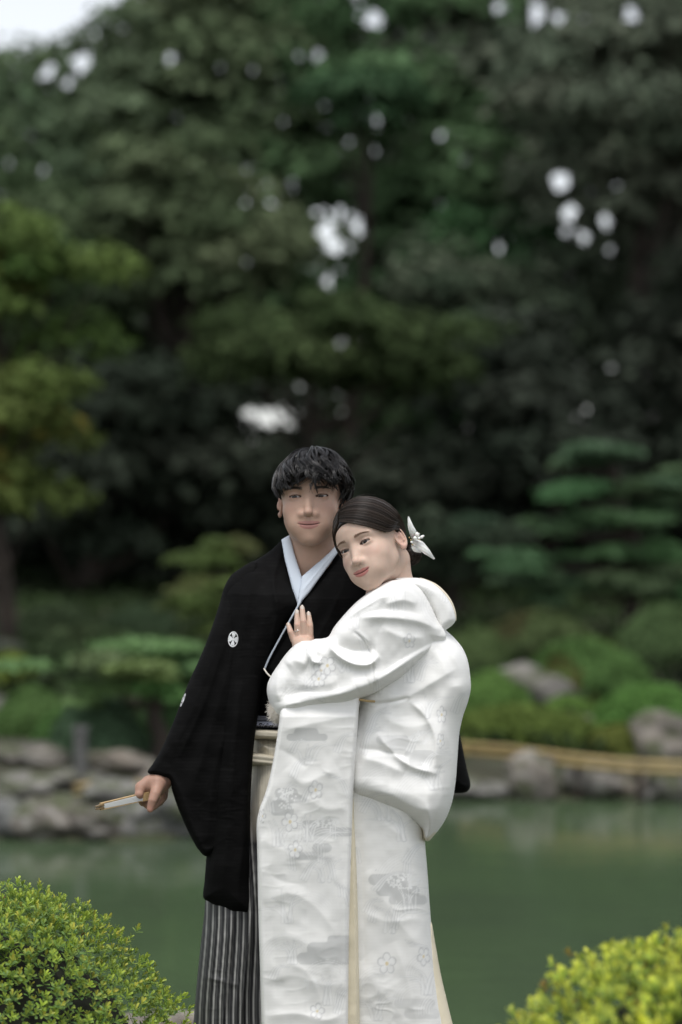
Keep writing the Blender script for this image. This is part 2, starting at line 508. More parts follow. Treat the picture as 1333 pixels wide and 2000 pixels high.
for a in [(20, 1634, 110, 78, 1, 'pale low rock at the water, leftmost of the near shore rocks'), (95, 1640, 150, 92, 2, 'broad dark rock at the water below the stone post'),
          (185, 1632, 130, 62, 3, 'long flat rock at the water below the fan'), (265, 1625, 110, 70, 4, 'mossy rock at the water beside the black sleeve'), (345, 1632, 130, 84, 5, 'brown rock at the water behind the hanging sleeve'),
          (40, 1560, 120, 60, 6, 'light grey rock above the leftmost shore rocks'), (130, 1548, 130, 44, 7, 'flat pale rock behind the stone post'), (215, 1572, 110, 54, 8, 'grey rock right under the short bamboo rail'),
          (60, 1494, 150, 42, 9, 'long dark slab at the foot of the clipped shrubs'), (225, 1512, 120, 48, 10, 'grey boulder under the bright garden pine'), (305, 1540, 80, 50, 11, 'dark rock beside the pine trunk'), (2, 1604, 60, 60, 12, 'whitish rock cut by the left edge of the picture'),
          (1042, 1388, 170, 100, 13, 'big dark grey boulder among the clipped mounds on the right'), (1128, 1428, 112, 36, 14, 'flat pale stone lying between the mounds'), (1296, 1476, 140, 86, 15, 'large rounded boulder behind the yellow rail at the right edge'),
          (1040, 1556, 104, 92, 16, 'tall pale rock standing in the water below the rail'), (1165, 1556, 130, 66, 17, 'wide two toned rock in the water right of the tall pale one'), (1245, 1552, 90, 70, 18, 'slanting pale rock in the water under the rail'),
          (1310, 1566, 110, 72, 19, 'brown rock in the water at the right edge'), (965, 1556, 90, 26, 20, 'low reddish rock at the waterline beside the bride'), (905, 1560, 90, 40, 21, 'dark low rock at the waterline behind the bride'),
          (18, 1290, 70, 40, 22, 'pale bluish stone high on the left bank'), (75, 1390, 80, 40, 23, 'small grey stone among the left shrubs'), (5, 1420, 50, 70, 24, 'reddish stone at the left edge among shrubs'),
          (820, 1560, 120, 60, 25, 'mossy rock at the waterline hidden mostly by the bride'), (450, 1600, 120, 70, 26, 'grey rock at the waterline hidden mostly by the man')]:
    rock(*a)

# ---------------------------------------------------------------- foliage
def leaf_quads(P, N, L, W, g, up=.35):
    """one pointed leaf or spray (a kinked quad) at every point of P, facing about N"""
    n = len(P)
    N = N + g.normal(size=(n, 3)) * .55; N[:, 2] += up; N /= np.linalg.norm(N, axis=1, keepdims=True)
    T = np.cross(N, g.normal(size=(n, 3))); T /= np.linalg.norm(T, axis=1, keepdims=True); B = np.cross(N, T)
    L = (L * (.6 + .8 * g.random(n)))[:, None]; W = (W * (.6 + .8 * g.random(n)))[:, None]
    V = np.stack([P - T * L * .5, P + B * W * .5 - N * W * .12, P + T * L * .5, P - B * W * .5 - N * W * .12], 1).reshape(-1, 3)
    return V, np.arange(4 * n).reshape(n, 4)
def foliage_material(name, spec=.25, rough=.55, trans=.25):
    m = material(name, attr='Col', rough=rough, spec=spec)
    t = m.node_tree; b = t.nodes['Principled BSDF']; o = t.nodes['Material Output']
    tr = t.nodes.new('ShaderNodeBsdfTranslucent'); mx = t.nodes.new('ShaderNodeMixShader'); mx.inputs[0].default_value = trans
    a = [n for n in t.nodes if n.type == 'VERTEX_COLOR'][0]
    t.links.new(a.outputs['Color'], tr.inputs['Color']); t.links.new(b.outputs[0], mx.inputs[1]); t.links.new(tr.outputs[0], mx.inputs[2]); t.links.new(mx.outputs[0], o.inputs['Surface'])
    return m
M_leaf = foliage_material('leaves', spec=.08, rough=.7)
M_needle = foliage_material('pine_needles', spec=.2, trans=.1)
M_bark = material('bark', base=(.055, .042, .032), rough=.95, noise=(6, .7), bump=(18, .8, .03))
M_core = material('dark_core', base=(.018, .02, .010), rough=1.0, noise=(30, .8))  # near-black: shade inside the shrubs is put into this colour

GAPS = [(95, 142, 17), (160, 122, 22), (85, 80, 11), (130, 160, 11), (335, 112, 15), (430, 135, 11), (478, 70, 8), (495, 138, 11), (585, 112, 9), (620, 107, 14), (730, 40, 22), (770, 60, 11), (838, 75, 12), (1045, 30, 24), (1090, 35, 15), (1022, 66, 9),
        (1235, 28, 22), (1140, 35, 10), (975, 15, 14), (83, 335, 12), (20, 320, 13), (60, 262, 11), (5, 380, 13), (205, 425, 14), (165, 455, 8), (640, 452, 20), (652, 482, 18), (620, 415, 9), (665, 408, 9), (725, 515, 15), (742, 495, 9), (715, 560, 14), (635, 552, 9),
        (482, 513, 11), (973, 484, 13), (993, 463, 7), (1095, 355, 25), (1112, 415, 20), (1105, 455, 14), (1140, 463, 15), (1183, 430, 14), (1203, 365, 12), (1155, 372, 8), (763, 238, 9), (722, 195, 6), (740, 235, 6), (910, 312, 8), (863, 268, 8), (862, 398, 7),
        (555, 240, 8), (480, 395, 6), (530, 395, 6), (700, 30, 10), (488, 806, 12), (520, 812, 17), (548, 808, 15), (572, 815, 9), (605, 828, 5)]
GAP_Y = 41.0
GP = np.array([[*at(a, b, GAP_Y)] for a, b, r in GAPS]); GR = np.array([(r * .72 if r > 13 else r * .55) * GAP_Y / FPX + .045 for a, b, r in GAPS])
def in_gap(P, grow=1.0):
    """openings between the crowns at the back of the wood, a few metres deep"""
    r = np.zeros(len(P), bool)
    for q, s in zip(GP, GR):
        d = (P - q) / (s * grow, 14, s * grow)
        ax = (q - np.array((0, 0, CAM_Z))) / GAP_Y
        off = P[:, 1:2] - GAP_Y
        c = q + ax * off
        r |= (np.hypot(P[:, 0] - c[:, 0], P[:, 2] - c[:, 2]) < s * grow) & (np.abs(off[:, 0]) < 14)
    return r

def limb_tubes(paths, radii, sides=7):
    return join([tubes(np.asarray(p)[None], np.asarray(r)[None], sides) for p, r in zip(paths, radii)])
def broad_tree(name, label, x, Y, h, crown, nclump, leaves, col, seed, size=(.26, .16), trunk_r=.22, clump=(.75, 1.35), flat=.62, gaps=True, cat='tree', group=None, var=.2, low=0., tint=None):
    """crown = (centre z, radius x, y, z): billowing clumps of leaves on limbs that leave the trunk"""
    g = np.random.default_rng(seed)
    z0 = float(ground_z(x, Y))
    root = thing(name, label, cat, (x, Y, z0), group)
    cz, rx, ry, rz = crown
    C = []
    while len(C) < nclump:
        q = g.normal(size=3); q /= np.linalg.norm(q); q *= g.random() ** .33
        if g.random() < .75: q[1] = -abs(q[1]) if g.random() < .7 else q[1]
        C.append((x + q[0] * rx, Y + q[1] * ry, cz + q[2] * rz, clump[0] + (clump[1] - clump[0]) * g.random()))
    Ps, Ns, Cs = [], [], []
    for cx, cy, cz_, r in C:
        n = int(leaves * (r / clump[1]) ** 2)
        d = g.normal(size=(n, 3)); d /= np.linalg.norm(d, axis=1, keepdims=True)
        d[:, 2] = np.where(d[:, 2] < -.3, -d[:, 2] * .6, d[:, 2])
        rad = r * (.62 + .42 * g.random(n) ** .6) * (1 + .25 * fbm(d * 1.7 + cx, 2))
        P = np.array((cx, cy, cz_)) + d * rad[:, None] * (1, 1, flat)
        Ps.append(P); Ns.append(d)
        hue = 1 + var * g.normal() * np.array((.6, .4, .5)) + .04 * g.normal()
        base = np.array(col) * (.95, 1.0, .90) * np.clip(hue, .5, 1.7)
        if tint is not None and g.random() < tint[1]: base = np.array(tint[0]) * (.8 + .4 * g.random())
        Cs.append(base * np.clip(1 + .3 * g.normal(size=(n, 1)), .35, 1.9))
    P = np.concatenate(Ps); N = np.concatenate(Ns); K = np.concatenate(Cs)
    if gaps: m = ~in_gap(P); P, N, K = P[m], N[m], K[m]
    V, F = leaf_quads(P, N, size[0], size[1], g)
    me = new_mesh('crown', V, F, False); colour(me, np.repeat(K, 4, 0))
    link('crown', me, M_leaf, root)
    # trunk and limbs
    top = np.array((x + .2 * g.normal(), Y + .3, cz + rz * .5))
    k = np.linspace(0, 1, 12)[:, None]
    tp = np.array((x, Y, z0 - .2)) * (1 - k) + top * k + np.stack([.15 * np.sin(k[:, 0] * 5 + seed), .1 * np.cos(k[:, 0] * 4), 0 * k[:, 0]], 1)
    paths, radii = [tp], [trunk_r * (1.15 - .85 * k[:, 0])]
    for cx, cy, cz_, r in C[:: max(1, nclump // 14)]:
        if cz_ < z0 + .8: continue
        t0 = np.clip((cz_ - z0 - r * .8) / (top[2] - z0) * .8, .12, .95); s = tp[int(t0 * 11)]
        e = np.array((cx, cy, cz_)); mid = (s + e) / 2 + (0, 0, -.15 * np.linalg.norm(e - s))
        pth = catmull([s, mid, e], 8)
        if gaps and in_gap(pth, 1.6).any(): continue
        paths.append(pth); radii.append(np.linspace(trunk_r * .42, trunk_r * .1, 8))
    V, F = limb_tubes(paths, radii)
    link('trunk', new_mesh('trunk', V, F), M_bark, root)
    return root

# the wood behind the pond: big evergreen crowns over a dark floor
WOOD = [
    (-6.4, 41.5, 10, (5.0, 2.8, 3.0, 5.1), 96, (0.084, 0.112, 0.063), 'tall evergreen tree at the left edge of the wood, open to white sky above'),
    (-3.9, 40.5, 10, (5.3, 2.3, 2.8, 4.6), 88, (0.081, 0.106, 0.067), 'dark evergreen tree whose top ends against the white sky at upper left'),
    (-1.95, 42.0, 14, (7.6, 1.9, 3.0, 6.0), 84, (0.098, 0.123, 0.073), 'billowing grey green tree above the man, left of the bright green crown'),
    (0.8, 40.8, 14, (7.6, 2.5, 3.0, 6.0), 92, (0.073, 0.119, 0.062), 'green tree in the middle of the wood with small sky holes'),
    (3.2, 41.6, 15, (7.8, 2.7, 3.0, 6.2), 100, (0.098, 0.112, 0.087), 'grey leaved evergreen tree filling the upper right of the wood'),
    (5.8, 40.8, 15, (7.4, 2.7, 3.0, 6.4), 98, (0.081, 0.104, 0.073), 'dark evergreen tree with the large sky hole at right'),
    (8.4, 41.5, 14, (6.6, 2.7, 3.0, 6.2), 70, (0.063, 0.081, 0.056), 'dark tree at the far right edge of the wood'),
    (11.4, 42.0, 14, (6.4, 2.8, 3.0, 6.2), 70, (.064, .080, .056), 'dark tree of the wood outside the right edge of the picture'),
    (-9.6, 42.0, 11, (5.0, 2.8, 3.0, 5.0), 70, (.068, .090, .052), 'evergreen tree of the wood outside the left edge of the picture')]
for i, (x, Y, h, cr, nc, col, lab) in enumerate(WOOD):
    broad_tree('evergreen_tree', lab, x, Y, h, cr, nc, 300, tuple(1.25 * v for v in col), 100 + i, group='big trees of the wood', trunk_r=.3)
# crowns that reach forward over the pond side and shade the floor of the wood
FRONT = [
    (-5.2, 35.5, 9, (5.3, 2.0, 2.2, 1.7), 34, (0.077, 0.109, 0.059), 'spreading dark tree leaning out at left above the yellowing maple'),
    (-2.3, 36.0, 9, (5.9, 1.7, 2.2, 1.4), 30, (0.101, 0.126, 0.073), 'rounded grey green crown standing forward at left centre'),
    (4.2, 35.6, 10, (7.3, 2.0, 2.2, 1.7), 36, (0.104, 0.119, 0.092), 'dense grey crown standing forward at upper right'),
    (2.1, 36.4, 9, (4.4, 1.4, 2.0, 1.1), 24, (0.070, 0.087, 0.062), 'low dark crown right of the sky holes in the middle'),
    (5.9, 34.6, 8, (3.3, 2.1, 2.2, 2.2), 64, (.038, .045, .036), 'dark shade tree above the layered pine at right'),  # from here down, understory gloom is put into darker leaf colours
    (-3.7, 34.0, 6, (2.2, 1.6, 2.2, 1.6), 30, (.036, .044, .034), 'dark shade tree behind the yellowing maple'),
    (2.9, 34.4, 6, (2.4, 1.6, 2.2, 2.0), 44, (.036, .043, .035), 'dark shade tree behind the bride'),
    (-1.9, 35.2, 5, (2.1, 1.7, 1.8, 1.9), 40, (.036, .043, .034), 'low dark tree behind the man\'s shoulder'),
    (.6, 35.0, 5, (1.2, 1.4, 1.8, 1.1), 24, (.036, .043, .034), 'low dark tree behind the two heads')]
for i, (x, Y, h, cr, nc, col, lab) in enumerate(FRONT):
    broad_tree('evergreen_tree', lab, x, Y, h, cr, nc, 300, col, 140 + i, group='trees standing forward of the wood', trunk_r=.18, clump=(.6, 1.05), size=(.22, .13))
broad_tree('leafy_tree', 'brighter green crown in the upper middle of the wood', .2, 37.0, 9, (7.75, .62, .8, .6), 8, 260, (.044, .085, .044), 161, clump=(.5, .8), size=(.2, .12), trunk_r=.12)
broad_tree('leafy_tree', 'mid green drooping crown right of the sky holes', 2.3, 36.5, 7, (5.4, 1.0, .9, .6), 10, 240, (.042, .085, .04), 162, clump=(.5, .8), size=(.2, .12), trunk_r=.12)
# undergrowth at the floor of the wood, gloom put into its near-black leaves
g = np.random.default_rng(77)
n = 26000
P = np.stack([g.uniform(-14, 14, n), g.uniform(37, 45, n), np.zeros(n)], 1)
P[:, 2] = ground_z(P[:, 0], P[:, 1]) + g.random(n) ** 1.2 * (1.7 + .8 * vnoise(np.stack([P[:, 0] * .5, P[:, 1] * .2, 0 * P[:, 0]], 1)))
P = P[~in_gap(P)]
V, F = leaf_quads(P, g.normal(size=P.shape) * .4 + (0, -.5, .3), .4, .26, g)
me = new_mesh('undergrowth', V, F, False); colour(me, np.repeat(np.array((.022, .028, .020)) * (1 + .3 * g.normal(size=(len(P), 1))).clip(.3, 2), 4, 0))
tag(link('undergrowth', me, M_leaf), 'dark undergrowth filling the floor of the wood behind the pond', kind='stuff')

# low growth that covers the soil of the far bank
n = 30000
P = np.stack([g.uniform(-8, 8, n), 18.2 + 19 * g.random(n) ** 1.3, np.zeros(n)], 1)
P = P[P[:, 1] > shore(P[:, 0]) + 1.0]
P[:, 2] = ground_z(P[:, 0], P[:, 1]) + g.random(len(P)) * (.10 + .22 * np.clip(fbm(np.stack([P[:, 0] * .8, P[:, 1] * .5, 0 * P[:, 0]], 1), 2) + .4, 0, 1.2) * np.clip((P[:, 1] - 18) / 6, .3, 1.6))
V, F = leaf_quads(P, g.normal(size=P.shape) * .4 + (0, -.2, .6), .12, .08, g)
tone = fbm(np.stack([P[:, 0] * .6, P[:, 1] * .4, 0 * P[:, 0] + 5], 1), 3)[:, None]
me = new_mesh('ground_cover', V, F, False); colour(me, np.repeat((np.array((.026, .042, .016)) * (1 + .5 * tone) * (1 + .3 * g.normal(size=(len(P), 1)))).clip(.008, .3), 4, 0))
tag(link('ground_cover', me, M_leaf), 'low green growth covering the soil of the far bank', kind='stuff')

# maples, yellowing
broad_tree('maple_tree', 'maple turning yellow green at the left edge, its boughs in tiers', -3.55, 24.5, 5, (3.7, 1.25, 1.2, .75), 22, 300, (.082, .122, .036), 171, size=(.13, .10), clump=(.35, .75), flat=.6, gaps=False, trunk_r=.10, tint=((.12, .12, .03), .3))
broad_tree('maple_tree', 'maple with orange tinged lower boughs at the left edge', -3.3, 22.5, 4, (2.2, 1.2, .9, .65), 24, 300, (.092, .120, .036), 172, size=(.12, .09), clump=(.3, .62), flat=.6, gaps=False, trunk_r=.07, tint=((.14, .12, .028), .3))
broad_tree('maple_tree', 'broad layered maple in the middle distance above the man', -.1, 31.0, 5, (3.7, 2.0, 1.0, .6), 30, 300, (.052, .074, .032), 173, size=(.15, .10), clump=(.4, .75), flat=.5, gaps=False, trunk_r=.09)
broad_tree('small_tree', 'small light green tree with tufted crown behind the man\'s shoulder', -1.05, 21.5, 3, (.75, .42, .45, .36), 10, 260, (.075, .105, .035), 174, size=(.09, .05), clump=(.16, .28), flat=.4, gaps=False, trunk_r=.04)
broad_tree('small_tree', 'grey green bush tree standing in the gloom at left', -2.35, 22.0, 2.5, (.25, .5, .5, .42), 12, 260, (.05, .07, .035), 175, size=(.09, .05), clump=(.2, .34), flat=.6, gaps=False, trunk_r=.05)
broad_tree('small_tree', 'pale grey green tree in the gloom right of the bride\'s hair flower', 1.35, 27.0, 3, (1.25, .6, .6, .5), 12, 240, (.045, .06, .042), 176, size=(.12, .07), clump=(.25, .4), flat=.6, gaps=False, trunk_r=.05)

# pines trained into flat pads
def pad_pine(label, x, Y, pads, col, seed, trunk, tr=.07, nper=1500):
    """pads = photo pixel centre, half width, half height of every needle cushion, its distance offset"""
    g = np.random.default_rng(seed); z0 = float(ground_z(x, Y))
    root = thing('pine_tree', label, 'pine tree', (x, Y, z0), 'garden pines trained into pads')
    tp = catmull([at(a, b, Y) for a, b in trunk], 14); tp[0, 2] = min(tp[0, 2], z0 - .05)
    paths, radii = [tp], [np.linspace(tr, tr * .4, 14)]
    for px, py, hw, hh, dy in pads:
        c = at(px, py, Y + dy); s = (Y + dy) / FPX; rx, rz = hw * s, hh * s * 1.05; ry = rx * .8
        n = int(nper * (hw / 100) ** 1.3) + 250
        d = g.normal(size=(n, 3)); d /= np.linalg.norm(d, axis=1, keepdims=True); d[:, 2] = np.where(d[:, 2] < -.15, -d[:, 2], d[:, 2])
        r = (.75 + .3 * g.random(n)) * (1 + .22 * fbm(d * 2.2 + seed + px, 3))
        P = c + d * r[:, None] * (rx, ry, rz)
        for q in range(3):                                # smaller tufts that break the cushion's outline
            n2 = n // 4; u = g.normal(size=3) * (.8, .5, .55); d2 = g.normal(size=(n2, 3)); d2 /= np.linalg.norm(d2, axis=1, keepdims=True); d2[:, 2] = np.where(d2[:, 2] < -.15, -d2[:, 2], d2[:, 2])
            P = np.concatenate([P, c + u * (rx, ry, rz * 1.3) + d2 * (.55 + .3 * g.random()) * (.75 + .3 * g.random((n2, 1))) * (rx, ry, rz)]); d = np.concatenate([d, d2])
        n = len(P)
        V, F = leaf_quads(P, d * (.6, .6, 1) + (0, 0, .5), .085, .03, g, up=.5)
        K = np.array(col) * (1 + .22 * g.normal(size=(n, 1))).clip(.4, 1.8) * (1 + .08 * g.normal(size=3))
        me = new_mesh('needle_pad', V, F, False); colour(me, np.repeat(K, 4, 0)); link('needle_pad', me, M_needle, root)
        k = np.argmin(np.abs(tp[:, 2] - (c[2] - rz))); e = c - (0, 0, rz * .4)
        paths.append(catmull([tp[k], (tp[k] + e) / 2 - (0, 0, .05), e], 7)); radii.append(np.linspace(tr * .5, tr * .15, 7))
    V, F = limb_tubes(paths, radii); link('trunk', new_mesh('trunk', V, F), M_bark, root)
    return root
pad_pine('bright green garden pine with layered pads left of the black sleeve', -1.4, 16.8, [(270, 1272, 88, 24, 0), (195, 1296, 58, 20, -.2), (345, 1300, 62, 24, .1), (262, 1310, 70, 16, -.25), (235, 1352, 60, 22, -.1), (372, 1330, 50, 18, .2), (300, 1345, 40, 18, -.3)], (.125, .215, .075), 181,
         [(300, 1500), (318, 1450), (300, 1390), (322, 1350), (285, 1300), (270, 1280)], .075)
pad_pine('tall layered pine on the right bank with many flat pads', 3.6, 25.5, [(1180, 888, 74, 18, 0), (1115, 905, 40, 14, .2), (1110, 965, 62, 20, -.3), (1220, 955, 90, 20, .2), (1300, 948, 50, 16, 0), (1090, 1035, 48, 16, -.3), (1170, 1025, 90, 22, 0), (1270, 1005, 60, 18, .3), (1010, 1095, 62, 22, -.4), (1060, 1118, 48, 16, -.2),
          (1200, 1085, 60, 18, -.2), (1290, 1090, 70, 22, .1), (1130, 1150, 70, 24, 0), (1240, 1150, 80, 26, -.2), (1320, 1160, 50, 24, 0)], (.074, .135, .062), 182, [(1240, 1260), (1232, 1180), (1250, 1080), (1215, 1000), (1200, 920), (1185, 885)], .10)
pad_pine('small yellowish pine with tufted pads behind the man\'s shoulder', -1.3, 24.0, [(410, 1100, 55, 26, 0), (460, 1075, 46, 24, .2), (375, 1160, 48, 16, -.2), (420, 1185, 60, 18, -.1), (480, 1130, 50, 22, .2)], (.10, .13, .04), 183, [(440, 1300), (430, 1230), (445, 1150), (430, 1090)], .06, 900)
pad_pine('dark small pine standing behind the hair flower', 1.1, 29.0, [(880, 1060, 44, 18, 0), (920, 1020, 40, 16, 0), (865, 1120, 46, 16, -.2)], (.045, .07, .04), 184, [(890, 1200), (885, 1120), (900, 1030)], .06, 800)

# clipped mounds
def mound(px, base, w, h, col, seed, label, cat='shrub', dy=.8, name='clipped_shrub', size=(.05, .032), tint=None):
    p = on_ground(px, base); s = p[1] / FPX; rx, rz = w * s / 2, h * s; ry = rx * dy
    g = np.random.default_rng(seed)
    root = thing(name, label, cat, tuple(p), 'clipped shrubs on the far bank')
    n = int(5200 * (w / 150))
    d = g.normal(size=(n, 3)); d /= np.linalg.norm(d, axis=1, keepdims=True); d[:, 2] = np.abs(d[:, 2])
    r = (1 + .10 * fbm(d * 2 + seed, 3)) * (.93 + .09 * g.random(n))
    P = np.array((p[0], p[1] + ry * .6, p[2])) + d * r[:, None] * (rx, ry, rz)
    V, F = leaf_quads(P, d / (rx, ry, rz) * rz, size[0], size[1], g)
    K = 1.15 * np.array(col) * (1 + .28 * g.normal(size=(n, 1))).clip(.4, 1.9)
    if tint is not None:
        m = (fbm(P * 2.2 + seed, 3) > .15)[:, None] * np.clip(.5 + .3 * g.normal(size=(n, 1)), 0, 1); K = K * (1 - m) + np.array(tint) * m
    me = new_mesh('foliage', V, F, False); colour(me, np.repeat(K, 4, 0)); link('foliage', me, M_leaf, root)
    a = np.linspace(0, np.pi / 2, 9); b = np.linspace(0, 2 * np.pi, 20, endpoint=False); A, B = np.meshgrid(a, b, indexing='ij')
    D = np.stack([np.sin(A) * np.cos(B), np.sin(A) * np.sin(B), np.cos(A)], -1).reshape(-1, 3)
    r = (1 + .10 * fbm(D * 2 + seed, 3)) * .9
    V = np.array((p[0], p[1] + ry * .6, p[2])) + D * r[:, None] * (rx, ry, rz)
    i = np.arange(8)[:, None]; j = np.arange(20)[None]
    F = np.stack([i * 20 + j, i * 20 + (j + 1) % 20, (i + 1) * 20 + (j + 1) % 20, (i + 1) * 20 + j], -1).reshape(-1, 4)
    link('shade_core', new_mesh('shade_core', V, F), M_core, root)  # solid dark dome added under the leaves to close and darken the inside
    return root
for a in [(1150, 1372, 250, 122, (0.074, 0.139, 0.041), 201, 'wide clipped mound with a russet flank, above the dark boulder', 'shrub', .8, 'clipped_shrub', (.05, .032), (.11, .075, .025)),
          (1275, 1440, 230, 104, (0.081, 0.168, 0.041), 202, 'bright green clipped mound at the right edge'),
          (1110, 1408, 120, 46, (0.101, 0.175, 0.041), 203, 'low yellow green mound under the dark boulder'),
          (960, 1410, 190, 90, (0.088, 0.160, 0.041), 204, 'round green mound just right of the bride'),
          (1020, 1462, 330, 76, (.095, .135, .032), 205, 'long yellow green hedge along the shore right of the bride'),
          (1210, 1474, 130, 56, (.11, .13, .032), 206, 'yellowish low shrub between flat stone and right boulder'),
          (1060, 1290, 240, 90, (0.068, 0.095, 0.038), 207, 'dull green sloping shrub with a brownish top behind the mounds', 'shrub', .8, 'clipped_shrub', (.08, .05), (.08, .06, .03)),
          (930, 1310, 150, 80, (0.074, 0.109, 0.041), 208, 'dim green shrub beside the nape collar of the bride'),
          (1300, 1300, 200, 110, (0.068, 0.109, 0.043), 209, 'dark leafy shrub under the layered pine at right'),
          (60, 1440, 160, 90, (0.074, 0.131, 0.041), 210, 'round green shrub on the left bank by the reddish stone'),
          (20, 1345, 110, 70, (0.135, 0.175, 0.034), 211, 'yellow green shrub at the left edge under the bluish stone'),
          (120, 1470, 130, 76, (0.081, 0.160, 0.047), 212, 'bright green shrub left of the bluish bush'),
          (190, 1486, 190, 120, (0.074, 0.124, 0.068), 213, 'bluish green loose bush under the garden pine'),
          (360, 1470, 190, 130, (0.074, 0.139, 0.054), 214, 'tall green bush behind the garden pine trunk'),
          (110, 1260, 190, 80, (0.061, 0.087, 0.043), 215, 'dim round shrub high on the left bank'),
          (270, 1250, 150, 66, (0.047, 0.073, 0.038), 216, 'dark low shrub behind the garden pine'),
          (780, 1440, 200, 100, (0.081, 0.131, 0.041), 217, 'green shrub behind the couple'),
          (560, 1400, 300, 120, (0.061, 0.102, 0.041), 218, 'dark broad shrub behind the man')]:
    mound(*a)

# bamboo rails along the water and their posts, a stone post
def rail(name, label, pts, r, posts, zpost):
    root = thing(name, label, 'bamboo fence', tuple(pts[0]))
    for k, dz in enumerate((0, -.055)):
        c = catmull([np.array(p) + (0, 0, dz) for p in pts], 40)
        rr = np.full(40, r) * (1 + .10 * (np.arange(40) % 8 == 0))
        V, F = tubes(c[None], rr[None], 8); link('bamboo_pole', new_mesh('bamboo_pole', V, F), M_bamboo_pale, root)
    for p in posts:
        V, F = tubes(np.array([[(p[0], p[1] + .05, zpost), (p[0], p[1] + .05, p[2] - .1), (p[0], p[1] + .05, p[2] + .03)]]), np.full((1, 3), r * .9), 8); link('post', new_mesh('post', V, F), M_bark, root)
    return root
M_bamboo_pale = material('weathered_bamboo', base=(.36, .27, .11), rough=.55, noise=(8, .4))
pr = [at(900, 1454, 17.9), at(1010, 1463, 17.4), at(1130, 1478, 17.0), at(1250, 1489, 16.8), at(1420, 1494, 16.7)]
rail('bamboo_rail', 'long yellow bamboo rail along the water on the right', pr, .022, [pr[0], pr[1], pr[2], pr[3], pr[4]], -.6)
pl = [at(145, 1536, 15.9), at(210, 1530, 15.9), at(300, 1534, 15.9)]
rail('bamboo_rail', 'short yellow bamboo rail beside the stone post on the left', pl, .02, [pl[0], pl[2]], -.5)
p = at(158, 1500, 16.0)
sp = thing('stone_post', 'thin grey stone post standing among the left rocks', 'post', (p[0], p[1], -.3))
def box(c, s):
    c = np.array(c); s = np.array(s) / 2
    V = np.array([c + s * (a, b, d) for a in (-1, 1) for b in (-1, 1) for d in (-1, 1)])
    return V, np.array([[0, 1, 3, 2], [4, 6, 7, 5], [0, 4, 5, 1], [2, 3, 7, 6], [0, 2, 6, 4], [1, 5, 7, 3]])
V, F = join([box((p[0], p[1], -.12), (.085, .085, .5)), ])
link('shaft', new_mesh('shaft', V, F, False), M_rock if False else material('post_stone', base=(.13, .13, .125), rough=.9, noise=(20, .6)), sp)
V, F = box((p[0], p[1], .145), (.10, .10, .03)); link('cap', new_mesh('cap', V, F, False), bpy.data.materials['post_stone'], sp)
